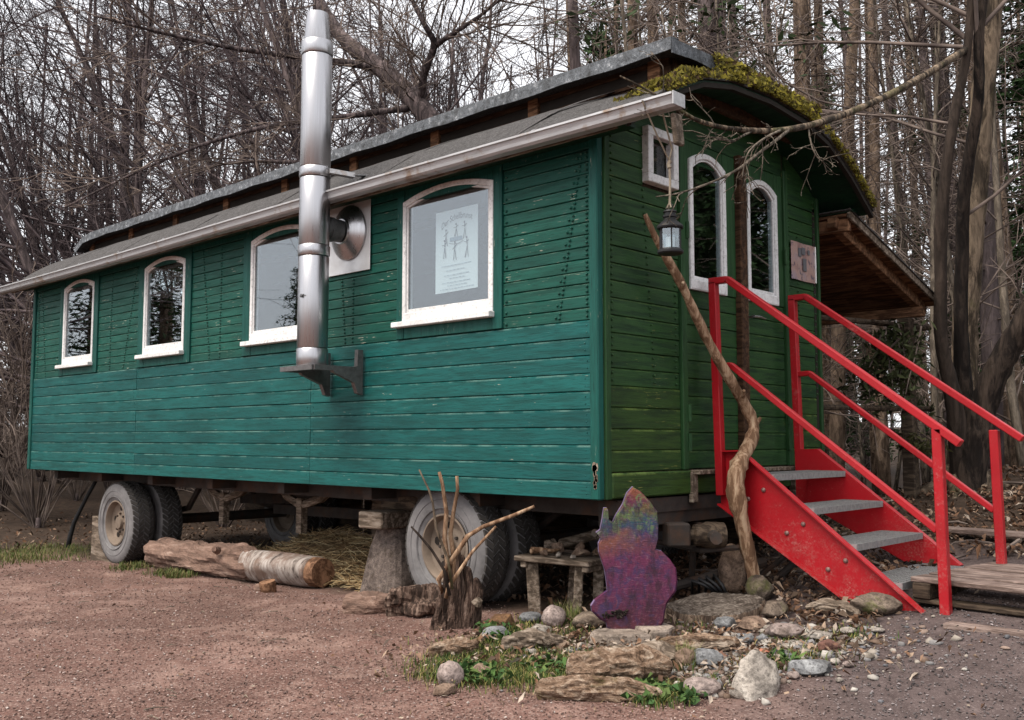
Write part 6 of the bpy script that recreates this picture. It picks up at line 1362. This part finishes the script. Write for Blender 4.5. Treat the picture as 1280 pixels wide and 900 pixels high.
for x, y in [(-9.6, 1.2), (-10.5, 2.4), (-11.4, .9), (-12.2, 2.2), (-9.2, 3.0), (-13.6, 1.6), (-14.8, 3.2), (-11.0, 4.0), (-13.0, 4.4), (-16.5, 2.5), (-10.0, 4.8), (-8.6, 4.6), (-15.6, 5.0), (-18.0, 4.2), (-12.6, 3.2), (-17.2, 1.2), (-7.6, 5.2), (-14.2, .6), (-10.4, .9)]:
    plant(protoH[fr.integers(3)], x + fr.uniform(-.3, .3), y + fr.uniform(-.3, .3), fr.uniform(0, 6.28), rad(fr.uniform(0, 12)), fr.uniform(0, 6.28), fr.uniform(.7, 1.25), shrub_lab, 'bare shrubs behind the wagon')
sap_lab = 'thin bare sapling among the trunks beyond the stairs'
def sapling(seed):
    t = Tree(seed); rg = t.rg; P = t.path((0, 0, -.1), (rg.normal(0, .05), rg.normal(0, .05), 1), 5.5, 8, .04, (0, 0, .1)); t.tr.tube(P, np.linspace(.035, .008, 9), 6)
    cfg = [(4, .14, (0, 0, .15), 3, 4, .45, .7, .004), (2, .15, (0, 0, 0), 3, 0, 0, 0, .0028)]
    for k in range(34): f_ = rg.uniform(.5, 7.9); i = int(f_); t.branch(P[i] + (P[i + 1] - P[i]) * (f_ - i), t.side_dir(P[i + 1] - P[i], rg.normal(.95, .2)), rg.uniform(.4, 1.3), .009, 0, cfg)
    return t
protoA = [sapling(500 + k).finish('sapling', sap_lab, 'sapling', ('twig_pale', 'twig'), 'branches') for k in range(3)]
for k in range(46):
    az = rad(fr.uniform(103, 127)); d_ = fr.uniform(9.5, 22); x, y = 3.22 + d_ * math.cos(az), -4.05 + d_ * math.sin(az)
    plant(protoA[fr.integers(3)], x, y, fr.uniform(0, 6.28), rad(fr.uniform(0, 8)), fr.uniform(0, 6.28), fr.uniform(.7, 1.3), sap_lab, 'saplings beyond the stairs')
# conifer sprays hung on the lean-to post
Tt = Tree(905); rg = Tt.rg
for k in range(16):
    q = np.array([.0 + rg.normal(0, .10), 3.7 + rg.normal(0, .28), 1.95 + rg.normal(0, .06)]); PP = Tt.path(q, (rg.normal(0, .3), rg.normal(0, .3), -1), rg.uniform(.3, .75), 5, .15, (0, 0, -.3)); Tt.cr.tube(PP, np.linspace(.008, .003, 6), 4); Tt.sprigs(PP, 90, .085, .05, (.040, .050, .016))
for k in range(6):
    q = np.array([.03 + rg.normal(0, .04), 4.0 + rg.normal(0, .05), .98]); PP = Tt.path(q, (rg.normal(0, .5), rg.normal(0, .5), .2), .22, 4, .15, (0, 0, -.5)); Tt.cr.tube(PP, .004, 4); Tt.sprigs(PP, 50, .07, .04, (.06, .06, .02))
o = Tt; o.tr.tube([(0, 3.4, 1.99), (.02, 4.2, 2.0)], .012, 6); gar = thing('fir_garland', 'dark fir branches hung from the rail under the lean-to roof', 'branches', (0, 3.8, 1.95))
Tt.tr.build('hanging_rod', MT['darkwood'], gar); Tt.cr.build('branches', MT['twig'], gar)
q = np.concatenate([a for a, b in Tt.nv]); z = np.concatenate([b for a, b in Tt.nv]); c = np.concatenate(Tt.nc); n = len(q); d = rg.normal(0, 1, (n, 3)); d /= np.linalg.norm(d, axis=1)[:, None]; e = np.cross(d, rg.normal(0, 1, (n, 3))); e /= np.linalg.norm(e, axis=1)[:, None]
build_np('foliage', np.stack([q - d * z[:, None] * .5, q + e * z[:, None] * .14, q + d * z[:, None] * .5, q - e * z[:, None] * .14], 1).reshape(-1, 3), [np.arange(4 * n).reshape(-1, 4)], MT['needles'], gar, cols=tint4(c, 4))
# fallen sticks on the forest floor
mb = MB(); rg = np.random.default_rng(66)
for k in range(150):
    az = rad(rg.uniform(100, 127)); d_ = rg.uniform(6.2, 13); x, y = 3.22 + d_ * math.cos(az), -4.05 + d_ * math.sin(az)
    if x < .3 and y < 2.6: continue
    a = rg.uniform(0, 6.28); L_ = rg.uniform(.15, .7); P = [(x + math.cos(a) * L_ * t, y + math.sin(a) * L_ * t, H(x + math.cos(a) * L_ * t, y + math.sin(a) * L_ * t) + .015 + .03 * math.sin(3 * t + k)) for t in (0, .33, .66, 1)]; mb.tube(P, np.linspace(1, .5, 4) * rg.uniform(.004, .016), 5)
tag(mb.build('fallen_twigs', MT['twig']), 'fallen twigs littering the forest floor beyond the stairs', kind='stuff')
mb = MB()
for k in range(60):
    x, y = rg.uniform(-6.5, 2.3), rg.uniform(-2.6, .2); a = rg.uniform(0, 6.28); L_ = rg.uniform(.03, .12); mb.tube([(x + math.cos(a) * L_ * t, y + math.sin(a) * L_ * t, H(x + math.cos(a) * L_ * t, y + math.sin(a) * L_ * t) + .004 + .004 * math.sin(4 * t)) for t in (0, .5, 1)], [.003, .0025, .0015], 4)
tag(mb.build('fallen_twigs', MT['twig_pale']), 'tiny twigs scattered over the gravel drive', kind='stuff')
# the far wood that reads as one mass
mb = MB(); rg = np.random.default_rng(67)
for k in range(150):
    az = rad(rg.uniform(101, 168)); d_ = rg.uniform(29, 52); x, y = 3.22 + d_ * math.cos(az), -4.05 + d_ * math.sin(az); z = H(x, y) + min(2, .012 * (math.hypot(x + 2, y) - 14)); h_ = rg.uniform(9, 16); lx, ly = rg.normal(0, .5, 2)
    mb.tube([(x, y, z - .5), (x + lx, y + ly, z + h_ * .5), (x + 2 * lx, y + 2 * ly, z + h_)], [rg.uniform(.06, .14), .06, .03], 5, cap=False)
    for j in range(16):
        t = rg.uniform(.08, 1); a = rg.uniform(0, 6.28); L_ = rg.uniform(.8, 2.6); p0 = np.array([x + 2 * lx * t, y + 2 * ly * t, z + h_ * t]); p1 = p0 + np.array([math.cos(a), math.sin(a), rg.uniform(-.2, .6)]) * L_; mb.tube([p0, p1], [.022, .010], 3, cap=False)
tag(mb.build('far_wood', MT['bark_grey']), 'distant bare wood reading as one mass of trunks', kind='stuff')
